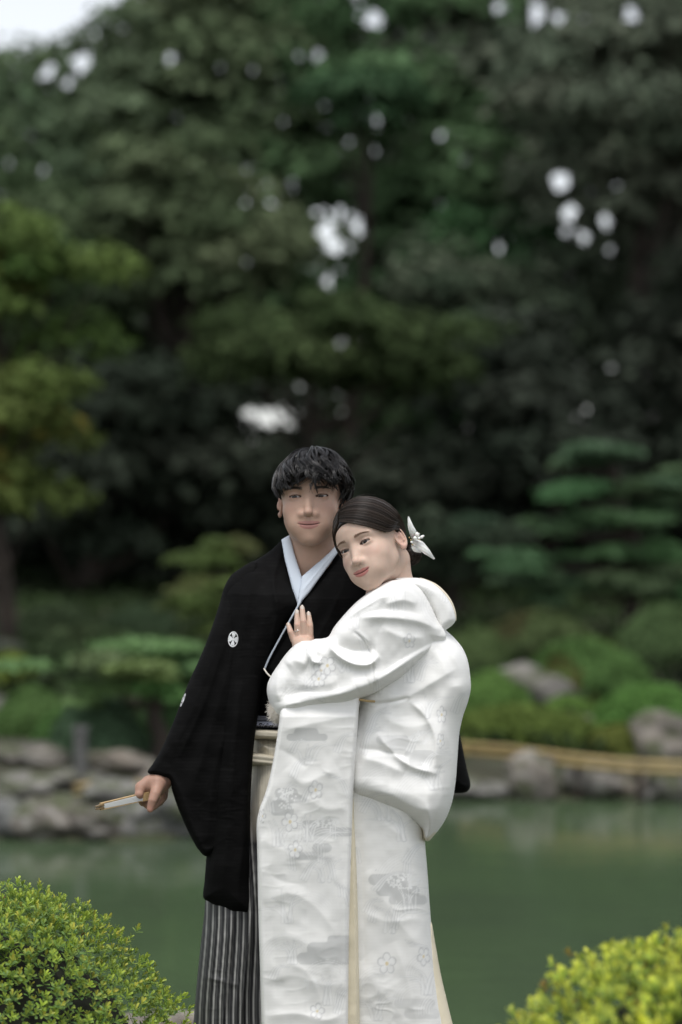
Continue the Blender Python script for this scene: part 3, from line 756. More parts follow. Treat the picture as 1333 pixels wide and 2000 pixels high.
# ---------------------------------------------------------------- people: heads, bodies, hair
def head_sdf(p, k):
    """head in its own frame, centimetres: x to the left ear, -y the face, z up, eyes at z = 0"""
    x, y, z = p[:, 0], p[:, 1], p[:, 2]
    q = p.copy(); q[:, 0] = np.abs(x)
    w = k['w']
    d = ell(q, (0, 1.0, 3.0), (7.4, 9.2, 8.4))
    d = smin(d, ell(q, (0, -2.0, -2.6), (6.4 * w, 6.6, 7.2)), 1.8)
    d = smin(d, ell(q, (0, -3.4, 3.6), (6.3, 5.2, 4.8)), 1.5)
    d = smin(d, cap(q, (4.6 * k['jaw'], .2, -4.9), (1.5 * k['jaw'], -5.9, -9.5), 1.4, 1.2), 2.4)
    d = smin(d, ell(q, (0, -6.2, k['chin']), (1.7 * k['chinw'], 1.9, 1.55)), 1.6)
    d = smin(d, ell(q, (3.4 * w, -4.7, -3.2), (2.5, 2.5, 2.6)), 2.2)             # cheeks
    d = smin(d, ell(q, (2.3 * k['jaw'], -5.35, -6.3), (2.3, 2.0, 2.4)), 2.2)
    d = smin(d, cap(q, (0, -7.7, 2.0), (4.2, -6.4, 1.9), k['ridge']), 1.6)       # brow
    # sockets, lids
    ec = np.array((k['ex'], -6.55, 0.0), np.float32)
    d = smax(d, -ell(q, (k['ex'] + .2, -9.25, .25), (2.1, 1.65, 1.15)), 1.2)
    d = smin(d, ell(q, ec, (1.62, 1.36, 1.18)), .45)
    # nose
    n = cap(q, (0, -7.5, .9), (0, -9.0 - k['nose'] * .3, -3.2), .62, .86)
    n = smin(n, ell(q, (0, -9.2 - k['nose'] * .4, -3.75), (1.0, 1.05, .88)), .5)
    n = smin(n, ell(q, (1.3 * k['nw'], -8.3, -4.05), (.75, .95, .72)), .45)
    d = smin(d, n, 1.1)
    d = smin(d, ell(q, (1.42 * k['nw'], -8.45, -4.05), (.72, .85, .68)), .4)
    d = smax(d, -ell(q, (.72 * k['nw'], -9.0, -4.85), (.42, .62, .36)), .2)
    # mouth
    d = smin(d, ell(q, (0, -6.3, -6.5), (3.7, 2.0, 2.2)), 2.6)
    zb = z - k['smile'] * q[:, 0] ** 2
    m = q.copy(); m[:, 2] = zb; m[:, 1] = y - .085 * q[:, 0] ** 2
    lw = k['lw']
    up = ell(m, (0, -8.12, -6.25), (2.25 * lw, .62, .47 * k['lh']))
    cup = ell(m, (.55, -8.2, -6.1), (.8, .5, .4 * k['lh']))
    lo = ell(m, (0, -8.05, -7.12), (1.85 * lw, .64, .58 * k['lh']))
    lips = smin(smin(up, cup, .3), lo, .06)
    d = smin(d, lips, .35)
    d = smax(d, -ell(m, (0, -8.95, -6.68), (2.45 * lw, .5, .09)), .12)
    d = smax(d, -cap(q, (0, -9.2, -5.0), (0, -9.35, -5.8), .22), .35)             # philtrum
    # eye opening down to the eyeball
    xe = q[:, 0] - k['ex']
    ww = k['ew']
    tilt = k['tilt'] * xe
    g = np.clip(1 - (xe / ww) ** 2, -1, 1)
    zu = k['hu'] * np.where(g > 0, g ** .75 if False else np.sign(g) * np.abs(g) ** .7, g) + tilt
    zl = -k['hl'] * np.where(g > 0, np.abs(g) ** .8, g) + tilt
    op = np.maximum(np.maximum(z - zu, zl - z), np.abs(xe) - ww)
    op = np.maximum(op, y + 5.5)
    op = np.maximum(op, 1.14 - length(q - ec))
    d = smax(d, -op, .06)
    # lid crease
    cr = np.abs(z - (k['hu'] * np.sign(g) * np.abs(g) ** .7 + tilt + k['crease']))
    cr = np.maximum(cr - .045, np.maximum(np.abs(xe) - ww * .95, 1.30 - length(q - ec)))
    d = smax(d, -np.maximum(cr, y + 5.5), .1)
    # ears
    e = q - np.array((7.0 * (.5 + .5 * w), .9, -1.0), np.float32)
    a = .42
    e2 = np.stack([e[:, 0] * math.cos(a) - e[:, 1] * math.sin(a), e[:, 0] * math.sin(a) + e[:, 1] * math.cos(a), e[:, 2]], 1)
    t = -.2
    e3 = np.stack([e2[:, 0], e2[:, 1] * math.cos(t) - e2[:, 2] * math.sin(t), e2[:, 1] * math.sin(t) + e2[:, 2] * math.cos(t)], 1)
    ey = e3[:, 1] - .9
    qq = np.sqrt((ey / 1.65) ** 2 + (e3[:, 2] / 2.9) ** 2) + 1e-6
    ring = np.sqrt(((qq - .84) * 2.0) ** 2 + (e3[:, 0] - .35) ** 2) - .27
    disc = ell(np.stack([e3[:, 0], ey, e3[:, 2]], 1), (0, 0, 0), (.32, 1.5, 2.75))
    lobe = ell(np.stack([e3[:, 0], ey, e3[:, 2]], 1), (.2, -.35, -2.45), (.38, .8, .8))
    inner = cap(np.stack([e3[:, 0], ey, e3[:, 2]], 1), (.3, .55, 1.2), (.3, .5, -1.0), .26)
    ear = smin(smin(smin(disc, ring, .25), lobe, .3), inner, .3)
    ear = smax(ear, -ell(np.stack([e3[:, 0], ey, e3[:, 2]], 1), (.75, -.35, -.35), (.75, .62, .95)), .2)
    d = smin(d, ear, .35)
    return d

def head_paint(p, k):
    """colours of the face: lips, blush, brow tint, and a shade line between the lips"""
    x, y, z = p[:, 0], p[:, 1], p[:, 2]; ax = np.abs(x)
    C = np.tile(np.array(k['skin'], np.float32), (len(p), 1))
    C *= (1 + .05 * fbm(p * .6, 3))[:, None]
    front = y < -3
    def mix(mask, col):
        mask = np.clip(mask, 0, 1)[:, None]
        C[:] = C * (1 - mask) + np.array(col, np.float32) * mask
    # warm, ruddier middle of the face, ears and nose
    mix(.38 * k['blush'] * np.exp(-(((ax - 4.3) / 1.9) ** 2 + ((z + 2.6) / 1.5) ** 2)) * front, k['blushc'])
    mix(.12 * np.exp(-((x / 1.4) ** 2 + ((z + 3.9) / 1.0) ** 2)) * (y < -7), k['blushc'])
    mix(.4 * np.exp(-(((ax - 7.6) / .9) ** 2 + ((y - 1.5) / 1.8) ** 2)), k['blushc'])
    # lips
    zb = z - k['smile'] * x ** 2; lw = k['lw']
    up = (x / (2.3 * lw)) ** 2 + ((zb + 6.4) / (.5 * k['lh'] + .1)) ** 2
    cup = ((ax - .6) / .85) ** 2 + ((zb + 6.15) / (.36 * k['lh'] + .06)) ** 2
    lo = (x / (2.0 * lw)) ** 2 + ((zb + 7.0) / (.6 * k['lh'] + .1)) ** 2
    s = np.minimum(np.minimum(up, lo), cup)
    mix(.85 * np.clip((1.15 - s) / .3, 0, 1) * (y < -6), k['lips'])
    mix(.75 * np.exp(-((zb + 6.68) / .12) ** 2) * (ax < 2.3 * lw) * (y < -6), np.array(k['lips']) * .35)  # shade in the crease between the lips, painted as a dark line
    # eyelid line, lid creases are left to the light
    xe = ax - k['ex']; ww = k['ew']
    g = np.clip(1 - (xe / ww) ** 2, 0, 1); tilt = k['tilt'] * xe
    zu = k['hu'] * g ** .7 + tilt
    mix(k['liner'] * np.exp(-((z - zu - .05) / .1) ** 2) * (g > 0) * (y < -6), (.03, .02, .018))
    zl = -k['hl'] * g ** .8 + tilt
    mix(.35 * k['liner'] * np.exp(-((z - zl) / .09) ** 2) * (g > 0) * (y < -6), (.1, .05, .04))
    mix(k['shadow'] * np.exp(-(((xe - .2) / 1.5) ** 2 + ((z - zu - .35) / .4) ** 2)) * (y < -5), k['shadowc'])
    # brow tint below the hairs
    bx = np.clip((ax - 1.5) / 3.4, 0, 1)
    zbw = k['brow'] + k['arch'] * np.sin(bx * 2.3) - .25 * bx ** 2
    th = k['browt'] * (1 - .55 * bx)
    mix(k['browa'] * np.exp(-((z - zbw) / th) ** 4) * np.clip((ax - 1.2) / .7, 0, 1) * np.clip((5.1 - ax) / .8, 0, 1) * (y < -4), k['browc'])
    if k.get('stubble'):
        mix(k['stubble'] * np.clip(1 - ((x / 5.5) ** 2 + ((z + 8) / 3.8) ** 2), 0, 1) * (s > 1.2) * (y < -2), np.array(k['skin']) * np.array((.62, .66, .72)))
    return C

MAN = dict(w=.985, jaw=1.0, ridge=.7, arch=.4, chin=-9.7, chinw=1.15, ex=3.1, nose=.6, nw=1.15, smile=.055, lw=1.1, lh=.92, ew=1.48, hu=.43, hl=.3, tilt=.02, crease=.16,
           skin=(.475, .312, .236), blush=.5, blushc=(.48, .235, .19), lips=(.37, .17, .155), liner=.8, shadow=.1, shadowc=(.3, .17, .12),
           brow=1.75, browt=.4, browa=.9, browc=(.025, .02, .018), stubble=.1)
WOMAN = dict(nk=.014, w=.95, jaw=.86, ridge=.45, arch=.38, chin=-9.6, chinw=.9, ex=3.05, nose=.45, nw=.88, smile=.066, lw=1.03, lh=.78, ew=1.42, hu=.5, hl=.4, tilt=.07, crease=.2,
             skin=(.56, .405, .322), blush=.6, blushc=(.52, .26, .22), lips=(.44, .15, .14), liner=.9, shadow=.3, shadowc=(.42, .24, .18),
             brow=1.95, browt=.36, browa=.8, browc=(.25, .15, .10))
MAN_H = dict(pos=np.array((-.0755, 6.15, 1.612), np.float32), R=rot3(math.radians(-4), math.radians(-5), math.radians(-1.5)), s=1.085)
WOM_H = dict(pos=np.array((.075, 5.965, 1.4965), np.float32), R=rot3(math.radians(-31), math.radians(-11), math.radians(-20)), s=1.01)
def to_head(P, h): return ((P - h['pos']) @ h['R'] * (100 / h['s'])).astype(np.float32)
def from_head(p, h): return (np.asarray(p, np.float32) * (h['s'] / 100)) @ h['R'].T + h['pos']

def skin_sdf(P, h, k, neck, limbs):
    """whole body: head in its own frame joined to neck, trunk and limbs (metres)"""
    d = chain(P, neck[0], neck[1])
    p = to_head(P, h)
    far = np.abs(p - np.array((0, 0, 0), np.float32)).max(1)
    m = far < 22
    e = (far * .9 - 13) * (h['s'] / 100)
    if m.any(): e[m] = head_sdf(p[m], k) * (h['s'] / 100)
    d = smin(d, e, k.get('nk', .025))
    for pts, rs, kk in limbs:
        q = np.array(pts, np.float32); r = max(rs) + kk
        lo, hi = q.min(0) - r, q.max(0) + r
        o = length(np.maximum(np.maximum(lo - P, P - hi), 0))     # distance to the limb's box
        m = o < .03
        l = o + kk
        if m.any(): l[m] = chain(P[m], pts, rs)
        d = smin(d, l, kk)
    return d

def eye_mesh(h, k, side, gaze):
    """eyeball with iris and pupil as colours; gaze = direction in the head frame"""
    n, m = 40, 32
    g = np.array(gaze, float); g /= np.linalg.norm(g)
    a = np.linspace(0, np.pi, m); b = np.linspace(0, 2 * np.pi, n, endpoint=False)
    A, B = np.meshgrid(a, b, indexing='ij')
    u = np.cross(g, (0, 0, 1)); u /= np.linalg.norm(u); v = np.cross(u, g)
    N = np.cos(A)[..., None] * g + np.sin(A)[..., None] * (np.cos(B)[..., None] * u + np.sin(B)[..., None] * v)
    r = 1.14 + .05 * np.clip(np.cos(A) - .86, 0, 1)[..., None] * 5
    V = np.array((side * k['ex'], -6.55, 0)) + N * r
    V = from_head(V.reshape(-1, 3), h)
    i = np.arange(m - 1)[:, None]; j = np.arange(n)[None, :]
    F = np.stack([i * n + j, i * n + (j + 1) % n, (i + 1) * n + (j + 1) % n, (i + 1) * n + j], -1).reshape(-1, 4)
    ang = A.ravel()
    C = np.tile(np.array((.43, .41, .395), np.float32), (len(ang), 1))
    C[ang < .6] = k.get('iris', (.014, .009, .007))
    C[ang < .22] = (.004, .004, .004)
    return V, F, C

def ell_dir(d, c, r):
    """point of the ellipsoid (centre c, radii r) in direction d"""
    d = d / (np.linalg.norm(d, axis=-1, keepdims=True) + 1e-9)
    t = 1 / np.sqrt(((d / r) ** 2).sum(-1, keepdims=True))
    return c + d * t

M_skin = material('skin', attr='Col', rough=.5, spec=.28, sss=.15, bump=(420, .12, .002))
M_eye = material('eye', attr='Col', rough=.1, spec=.4)
M_hair = material('black_hair', attr='Col', rough=.26, spec=.5)
M_hairw = material('brown_hair', attr='Col', rough=.32, spec=.4)
# ---------------------------------------------------------------- hair
def hair_man(h, parent, seed=3):
    r = np.random.default_rng(seed)
    c = np.array((.75, .6, 3.0)); R = np.array((7.3, 9.6, 8.1))
    nc, ns, m = 230, 11, 14
    paths, rad, cols = [], [], []
    crown = np.array((0.3, -1.5, 1.0))
    for i in range(nc):
        phi = 2 * np.pi * (i + r.random() * .9) / nc * 5 % (2 * np.pi)
        # angle below the crown at which the lock ends: fringe short of the brows, sides over the ears, back to the nape
        f = np.cos(phi)                      # 1 = forehead side (phi = 0 faces -y)
        side = np.sin(phi)
        zend = np.interp(f, (-1, -.5, 0, .35, .7, 1), (-6.0, -3.5, .6, 1.5, 2.0, 2.1)) + r.normal() * .95 + .7 * np.sin(11 * phi + 2) * (f > .2)
        if f > .55 and .15 < side < .55: zend += 1.7             # the fringe opens over the left brow
        lay = r.random() ** .8
        flip = 1.1 * r.random() ** 1.5 - .15
        start = r.random() ** 1.3 * .55
        zend += (1 - lay) * .8 + (r.random() ** 3) * 2.2
        Rl = R * (1.0 + .13 * lay + .03 * r.random())
        if abs(side) > .5: Rl = Rl * np.array((1.0 + .05 * lay, 1, 1))
        amp = .10 + .34 * r.random() ** 1.3; fr = 5.0 + 2.5 * np.sin(phi * 2 + 1) + 1.5 * r.random(); ph = 3 * np.sin(3 * phi + .5) + 2 * np.sin(7 * phi) + r.normal() * .5
        curl = .55 * np.sin(5 * phi + 1.3) + .25 * r.normal()
        for s in range(ns):
            t = np.linspace(0, 1, m)
            dph = r.normal() * .045; dz = r.normal() * .25
            zz = np.clip((zend + dz - c[2]) / Rl[2], -.98, .98)
            th_end = np.arccos(zz); th0 = .10 + start * (th_end - .2)
            th = th0 + (th_end - th0) * t
            w = amp * t ** 1.2 * np.sin(t * fr + ph + r.normal() * .2)
            p_ = phi + dph * (1 - .55 * t) + w + curl * t ** 2 * .5 + .18 * np.sin(3 * phi) * (1 - t)
            d = np.stack([np.sin(th) * np.sin(p_), -np.sin(th) * np.cos(p_), np.cos(th)], 1)
            d = d + crown * np.array((.02, .12, 0)) * np.sin(th)[:, None] ** 2
            lift = .25 * np.sin(np.pi * t) * lay + .35 * np.sin(9 * phi + 2) * t + flip * t ** 2.2 + .45 * amp * 8 * np.sin(t * fr * 1.3 + ph) * t * .5
            taper = 1 - .10 * np.clip((2.5 - (c[2] + d[:, 2] * Rl[2])) / 3.0, 0, 1.2) * abs(side)
            q = c + d * (Rl + lift[:, None] + r.normal() * .13) * np.stack([taper, taper * 0 + 1, taper * 0 + 1], 1)
            paths.append(q); rad.append((.085 + .05 * r.random()) * np.minimum(1, (1.03 - t) * 3) ** .6)
            g = .25 + 2.2 * r.random() ** 2
            cols.append(np.tile(np.array((.011, .0095, .009)) * g, (m * 3, 1)))
    # tufts that flip out at the sides and over the fringe
    for i in range(70):
        phi = r.choice([-1, 1]) * (.5 + 1.6 * r.random()); th0 = .75 + .45 * r.random(); out_ = .5 + 1.0 * r.random(); sw = r.normal() * .35; L = .45 + .35 * r.random()
        for s in range(9):
            t = np.linspace(0, 1, m)
            th = th0 + L * t - .18 * t ** 3; p_ = phi + sw * t ** 2 + r.normal() * .03 * (1 - .6 * t)
            d = np.stack([np.sin(th) * np.sin(p_), -np.sin(th) * np.cos(p_), np.cos(th)], 1)
            q = c + d * (R * 1.1 + (out_ * t ** 2 + r.normal() * .06)[:, None])
            paths.append(q); rad.append(.055 * np.minimum(1, (1.03 - t) * 2.5) ** .7); cols.append(np.tile(np.array((.011, .0095, .009)) * (.5 + 1.1 * r.random()), (m * 3, 1)))
    # a few loose hairs
    for i in range(170):
        phi = r.random() * 6.28; t = np.linspace(0, 1, m)
        th = .4 + r.random() * .7 + t * .5
        p_ = phi + .3 * np.sin(t * 4 + r.random() * 6)
        d = np.stack([np.sin(th) * np.sin(p_), -np.sin(th) * np.cos(p_), np.cos(th)], 1)
        q = c + d * (R * 1.1 + (1.2 * r.random() * t ** 1.5)[:, None])
        paths.append(q); rad.append(.026 * (1.05 - t)); cols.append(np.tile((.012, .011, .010), (m * 3, 1)))
    P = np.array(paths); V, F = tubes(from_head(P.reshape(-1, 3), h).reshape(P.shape), np.array(rad) * h['s'] / 100)
    C = np.concatenate(cols)
    # the mass of hair below the locks
    def cap_sdf(X):
        p = to_head(X, h)
        d = ell(p, c, R * 1.03)
        q = p.copy(); q[:, 0] = np.abs(q[:, 0])
        cut = np.maximum(-(p[:, 2] - np.interp(p[:, 1], (-9, -5, -2, 2, 5, 10), (4.4, 3.6, 1.4, .2, -4.5, -6.5))), -20)
        return smax(d, cut, .6) * h['s'] / 100
    x = h['pos']
    st = .004
    Vc, Fc = surface_nets(cap_sdf, np.arange(x[0] - .14, x[0] + .14, st), np.arange(x[1] - .16, x[1] + .16, st), np.arange(x[2] - .12, x[2] + .17, st))
    V2, F2 = join([(Vc, Fc), (V, F)])
    me = new_mesh('hair', V2, F2)
    colour(me, np.concatenate([np.tile((.008, .007, .007), (len(Vc), 1)), C]))
    return link('hair', me, M_hair, parent)

def hair_woman(h, parent, seed=5):
    r = np.random.default_rng(seed)
    c = np.array((0, .9, 3.0)); R = np.array((7.75, 9.8, 9.0))
    bun = to_head(at(802, 1083, 6.055)[None].astype(np.float32), h)[0].astype(float)
    part0 = np.array((-1.6, -7.9, 5.6)); part1 = np.array((-.8, 2.5, 11.8))
    m = 16
    paths, rad, cols = [], [], []
    def lower(u, s):                     # direction of the edge the hair sweeps along, u = 0 parting .. 1 bun
        if s > 0: pts = [(-1.5, -7.9, 7.0), (2.2, -7.9, 5.0), (5.0, -6.3, 2.9), (7.0, -2.9, .75), (7.6, .3, 1.15), (7.2, 4.2, -.6), (3.5, 8.4, -3.6)]
        else: pts = [(-1.8, -7.9, 7.0), (-4.0, -7.3, 4.8), (-5.7, -5.6, 1.6), (-6.6, -3.6, -1.2), (-7.3, -.3, -2.0), (-7.0, 4.2, -2.2), (-3.5, 8.4, -3.8)]
        return catmull(pts, m)
    upper = catmull([(-.9, 1.5, 11.5), (-.3, 4.5, 11.0), (.2, 7.6, 9.0), (.3, 9.6, 5.8), (.3, 10.4, 2.5), (.2, 10.2, -.6), (.1, 9.9, -3.4)], m)
    for s in (1, -1):
        lo = lower(0, s)
        n = 1500 if s > 0 else 900
        for i in range(n):
            v = (i + r.random()) / n
            v = v ** .85
            root = (1 - v) * lo[0] + v * upper[0] + np.array((s * .12, 0, 0))
            # in between, strands bow out over the side of the head
            a = lo.copy(); b = upper.copy()
            q = (1 - v) * a + v * b
            t = np.linspace(0, 1, m)[:, None]
            q = q + np.array((s * 3.2, -1.2, .8)) * (np.sin(np.pi * v) * np.sin(np.pi * np.clip(t, 0, 1)) ** .8)
            q[0] = root
            d = q - c
            lvl = .25 + .25 * r.random() ** 2 + .10 * np.sin(v * 46 + s) + .06 * np.sin(v * 113)
            d = d + r.normal(size=3) * .02
            p = ell_dir(d, c, R + lvl)
            p = p + (np.clip(t, .82, 1) - .82) / .18 * (bun + np.array((0, -.3, 0)) - p) * .35
            paths.append(p); rad.append(.075 * np.ones(m) * (1 - .35 * t[:, 0]))
            g = .55 + .8 * r.random() + .25 * np.sin(v * 30)
            cols.append(np.tile(np.array((.026, .017, .012)) * g, (m * 3, 1)))
    # bun: strands wound round it
    for i in range(420):
        a0 = r.random() * 6.28; t = np.linspace(0, 1, m)
        a = a0 + t * 2.6
        tilt = r.random() * np.pi - np.pi / 2
        rr = np.cos(tilt) * 2.5; yy = np.sin(tilt) * 1.9
        p = bun + np.stack([rr * np.cos(a), np.full(m, yy) + .5, rr * np.sin(a)], 1) * (1 + .05 * r.normal())
        paths.append(p); rad.append(.085 * np.sin(np.pi * np.clip(t, .04, .96)) ** .4)
        cols.append(np.tile(np.array((.02, .014, .011)) * (.5 + r.random()), (m * 3, 1)))
    for i in range(22):                  # flyaways over the crown and nape
        t = np.linspace(0, 1, m)[:, None]
        a = np.array((r.normal() * 3, 1 + r.normal() * 4, 11.5)); d0 = a - c
        p = ell_dir(d0 + t * np.array((r.normal() * 2, 4, r.normal())), c, R + .4 + 1.1 * r.random() * t)
        paths.append(p); rad.append(.018 * np.ones(m)); cols.append(np.tile((.03, .022, .016), (m * 3, 1)))
    P = np.array(paths); V, F = tubes(from_head(P.reshape(-1, 3), h).reshape(P.shape), np.array(rad) * h['s'] / 100)
    C = np.concatenate(cols)
    def edge_z(p):
        # height of the hairline over the face and round the ears at depth y
        zl = np.interp(p[:, 1], (-9, -8.4, -6.2, -2.9, .3, 3.2, 8), (7.2, 6.3, 3.0, .9, 1.3, -1.0, -6))
        zr = np.interp(p[:, 1], (-9, -7.6, -5.6, -3.6, -.3, 3, 8), (7.0, 5.0, 1.7, -1.1, -1.9, -2.4, -6))
        w = np.clip((p[:, 0] + 1.6) / 1.6 + .5, 0, 1)
        return zl * w + zr * (1 - w)
    def cap_sdf(X):
        p = to_head(X, h)
        d = ell(p, c, R + .22)
        d = smax(d, edge_z(p) - p[:, 2], .35)
        d = smin(d, ell(p, bun + np.array((0, .5, 0)), (2.45, 2.05, 2.45)), .3)
        return d * h['s'] / 100
    x = h['pos']; st = .0025
    Vc, Fc = surface_nets(cap_sdf, np.arange(x[0] - .14, x[0] + .16, st), np.arange(x[1] - .14, x[1] + .18, st), np.arange(x[2] - .12, x[2] + .17, st))
    V2, F2 = join([(Vc, Fc), (V, F)])
    me = new_mesh('hair', V2, F2)
    colour(me, np.concatenate([np.tile((.014, .009, .007), (len(Vc), 1)), C]))
    return link('hair', me, M_hairw, parent)

def hair_strips(h, k, parent, name, brows=True, lash=.3, col=(.012, .01, .009)):
    """eyebrow hairs and lashes, one mesh each"""
    r = np.random.default_rng(11)
    def face_y(x, z):                    # y of the skin in front of (x, z)
        ys = np.linspace(-11, -4, 141)
        X = np.stack(np.broadcast_arrays(x[:, None], ys[None], z[:, None]), -1).reshape(-1, 3).astype(np.float32)
        d = head_sdf(X, k).reshape(len(x), -1)
        return ys[(d < 0).argmax(1)]
    P, Rd = [], []
    n = 150
    for s in (1, -1):
        u = r.random(n); bx = u
        x = 1.35 + 3.5 * u
        z = k['brow'] + k['arch'] * np.sin(bx * 2.3) - .25 * bx ** 2 + (r.random(n) - .5) * k['browt'] * 1.5 * (1 - .55 * bx)
        y = face_y(s * x, z)
        L = .55 * (1 - .2 * bx)
        dx = L * (.45 + .5 * bx); dz = L * (.7 - 1.0 * bx)
        t = np.linspace(0, 1, 4)
        for i in range(n):
            P.append(np.stack([s * (x[i] + dx[i] * t), y[i] - .06 + .22 * t * (dx[i] * .35) + .02 * t, z[i] + dz[i] * t], 1)); Rd.append(.024 * (1.1 - t))
    P = np.array(P); V, F = tubes(from_head(P.reshape(-1, 3), h).reshape(P.shape), np.array(Rd) * h['s'] / 100)
    me = new_mesh('eyebrow', V, F); colour(me, np.tile(np.array(k['browc']) * .9, (len(V), 1)))
    link('eyebrow', me, M_hair, parent)
    P, Rd = [], []
    for s in (1, -1):
        for i in range(34):
            xe = -k['ew'] * .9 + k['ew'] * 1.85 * (i + .5) / 34
            g = max(1 - (xe / k['ew']) ** 2, 0)
            z = k['hu'] * g ** .7 + k['tilt'] * xe
            rr = 1.3; y = -6.55 - math.sqrt(max(rr ** 2 - xe ** 2 - z ** 2, .25))
            t = np.linspace(0, 1, 5); L = lash * (.6 + .5 * (xe + k['ew']) / (2 * k['ew']))
            P.append(np.stack([s * (k['ex'] + xe + .25 * L * t * (xe / k['ew'] + .4)), y - L * t * .9, z + L * (-.25 * t + .9 * t ** 2)], 1)); Rd.append(.03 * (1.1 - t))
    P = np.array(P); V, F = tubes(from_head(P.reshape(-1, 3), h).reshape(P.shape), np.array(Rd) * h['s'] / 100)
    me = new_mesh('eyelash', V, F); colour(me, np.tile(col, (len(V), 1)))
    link('eyelash', me, M_hair, parent)
# ---------------------------------------------------------------- the brocade of the white kimono
IVORY = np.array((.875, .865, .84)); MIST = np.array((.60, .60, .59)); SATIN = np.array((.90, .895, .88)); THREAD = np.array((.47, .47, .475)); GOLD = np.array((.74, .60, .32))
def flower(P, C, cx, cy, r, rot=0., sx=1., sy=1.):
    q = (P - (cx, cy)) / (sx, sy); d = np.linalg.norm(q, axis=1)
    m = np.where(d < r * 1.25)[0]
    if len(m) == 0: return
    q, d = q[m], d[m]; a = np.arctan2(q[:, 1], q[:, 0]) + rot
    k = 2 * np.pi / 5; b = np.abs((a + k / 2) % k - k / 2)
    r = r * .88
    lobe = r * (.62 + .38 * np.cos(b * 2.35)) * np.where(b > .5, 1 - .6 * (b - .5), 1)
    c = C[m]
    inside_ = np.clip((lobe - d) / 2.5, 0, 1)[:, None]
    c = c * (1 - .8 * inside_) + SATIN * .8 * inside_
    line = np.exp(-((d - lobe) / 1.7) ** 2) + .75 * np.exp(-((b - k / 2) * d / 1.4) ** 2) * (d < lobe) * (d > r * .3)
    line = np.clip(line, 0, 1)[:, None] * .6
    c = c * (1 - line) + THREAD * line
    g = .8 * np.clip((r * .23 - d) / 2, 0, 1)[:, None]
    c = c * (1 - g) + GOLD * g
    C[m] = c
def mist(P, C, bars, col=MIST, soft=2.0, a=.85):
    """cloud band of stacked rounded bars (x0, x1, y, half height)"""
    d = np.full(len(P), 1e9)
    for x0, x1, y, hh in bars:
        qx = np.clip(P[:, 0], x0 + hh, max(x1 - hh, x0 + hh + .1))
        e = np.hypot(P[:, 0] - qx, P[:, 1] - y) - hh
        h = np.maximum(6 - np.abs(d - e), 0) / 6
        d = np.minimum(d, e) - h * h * 1.5
    w = (np.clip(.5 - d / soft, 0, 1) * a)[:, None]
    C[:] = C * (1 - w) + col * w
    return d
def blades(P, C, lines, w=1.6, col=SATIN, a=.8, edge=True):
    for pts in lines:
        c = catmull(pts, 24); lo, hi = c.min(0) - 9, c.max(0) + 9
        m = np.where(((P > lo) & (P < hi)).all(1))[0]
        if len(m) == 0: continue
        d, _, _, t = seg_dist(P[m], c)
        ww = w * (1.3 - t)
        k = (np.exp(-(d / ww) ** 2) * a)[:, None]
        cc = C[m] * (1 - k) + col * k
        if edge:
            e = (np.exp(-((d - ww * 1.9) / 1.1) ** 2) * .30)[:, None]
            cc = cc * (1 - e) + np.array((.6, .6, .595)) * e
        C[m] = cc
def arcs(P, C, cx, cy, r0, n, a0, a1, gap=5.0):
    q = P - (cx, cy); d = np.linalg.norm(q, axis=1); a = np.degrees(np.arctan2(-q[:, 1], q[:, 0])) % 360
    m = (a > a0) & (a < a1) & (d > r0 - 3) & (d < r0 + n * gap)
    w = (np.clip(np.cos((d - r0) / gap * 2 * np.pi), -.2, 1) * .55 * m * (np.clip(np.minimum(a - a0, a1 - a) / 12, 0, 1)))[:, None]
    C[:] = np.where(w > 0, C * (1 - w) + SATIN * w, C * (1 + w * .35))
def dots(P, C, cx, cy, rx, ry, n, seed, col=SATIN, r=1.7):
    g = np.random.default_rng(seed)
    m = np.where((np.abs(P[:, 0] - cx) < rx + 4) & (np.abs(P[:, 1] - cy) < ry + 4))[0]
    if len(m) == 0: return
    p, c = P[m], C[m]
    for i in range(n):
        a = g.random() * 6.28; q = math.sqrt(g.random())
        d = length(p - (cx + rx * q * math.cos(a), cy + ry * q * math.sin(a)))
        w = (np.clip((r + .8 - d), 0, 1) * .9)[:, None]
        c = c * (1 - w) + col * w
    C[m] = c

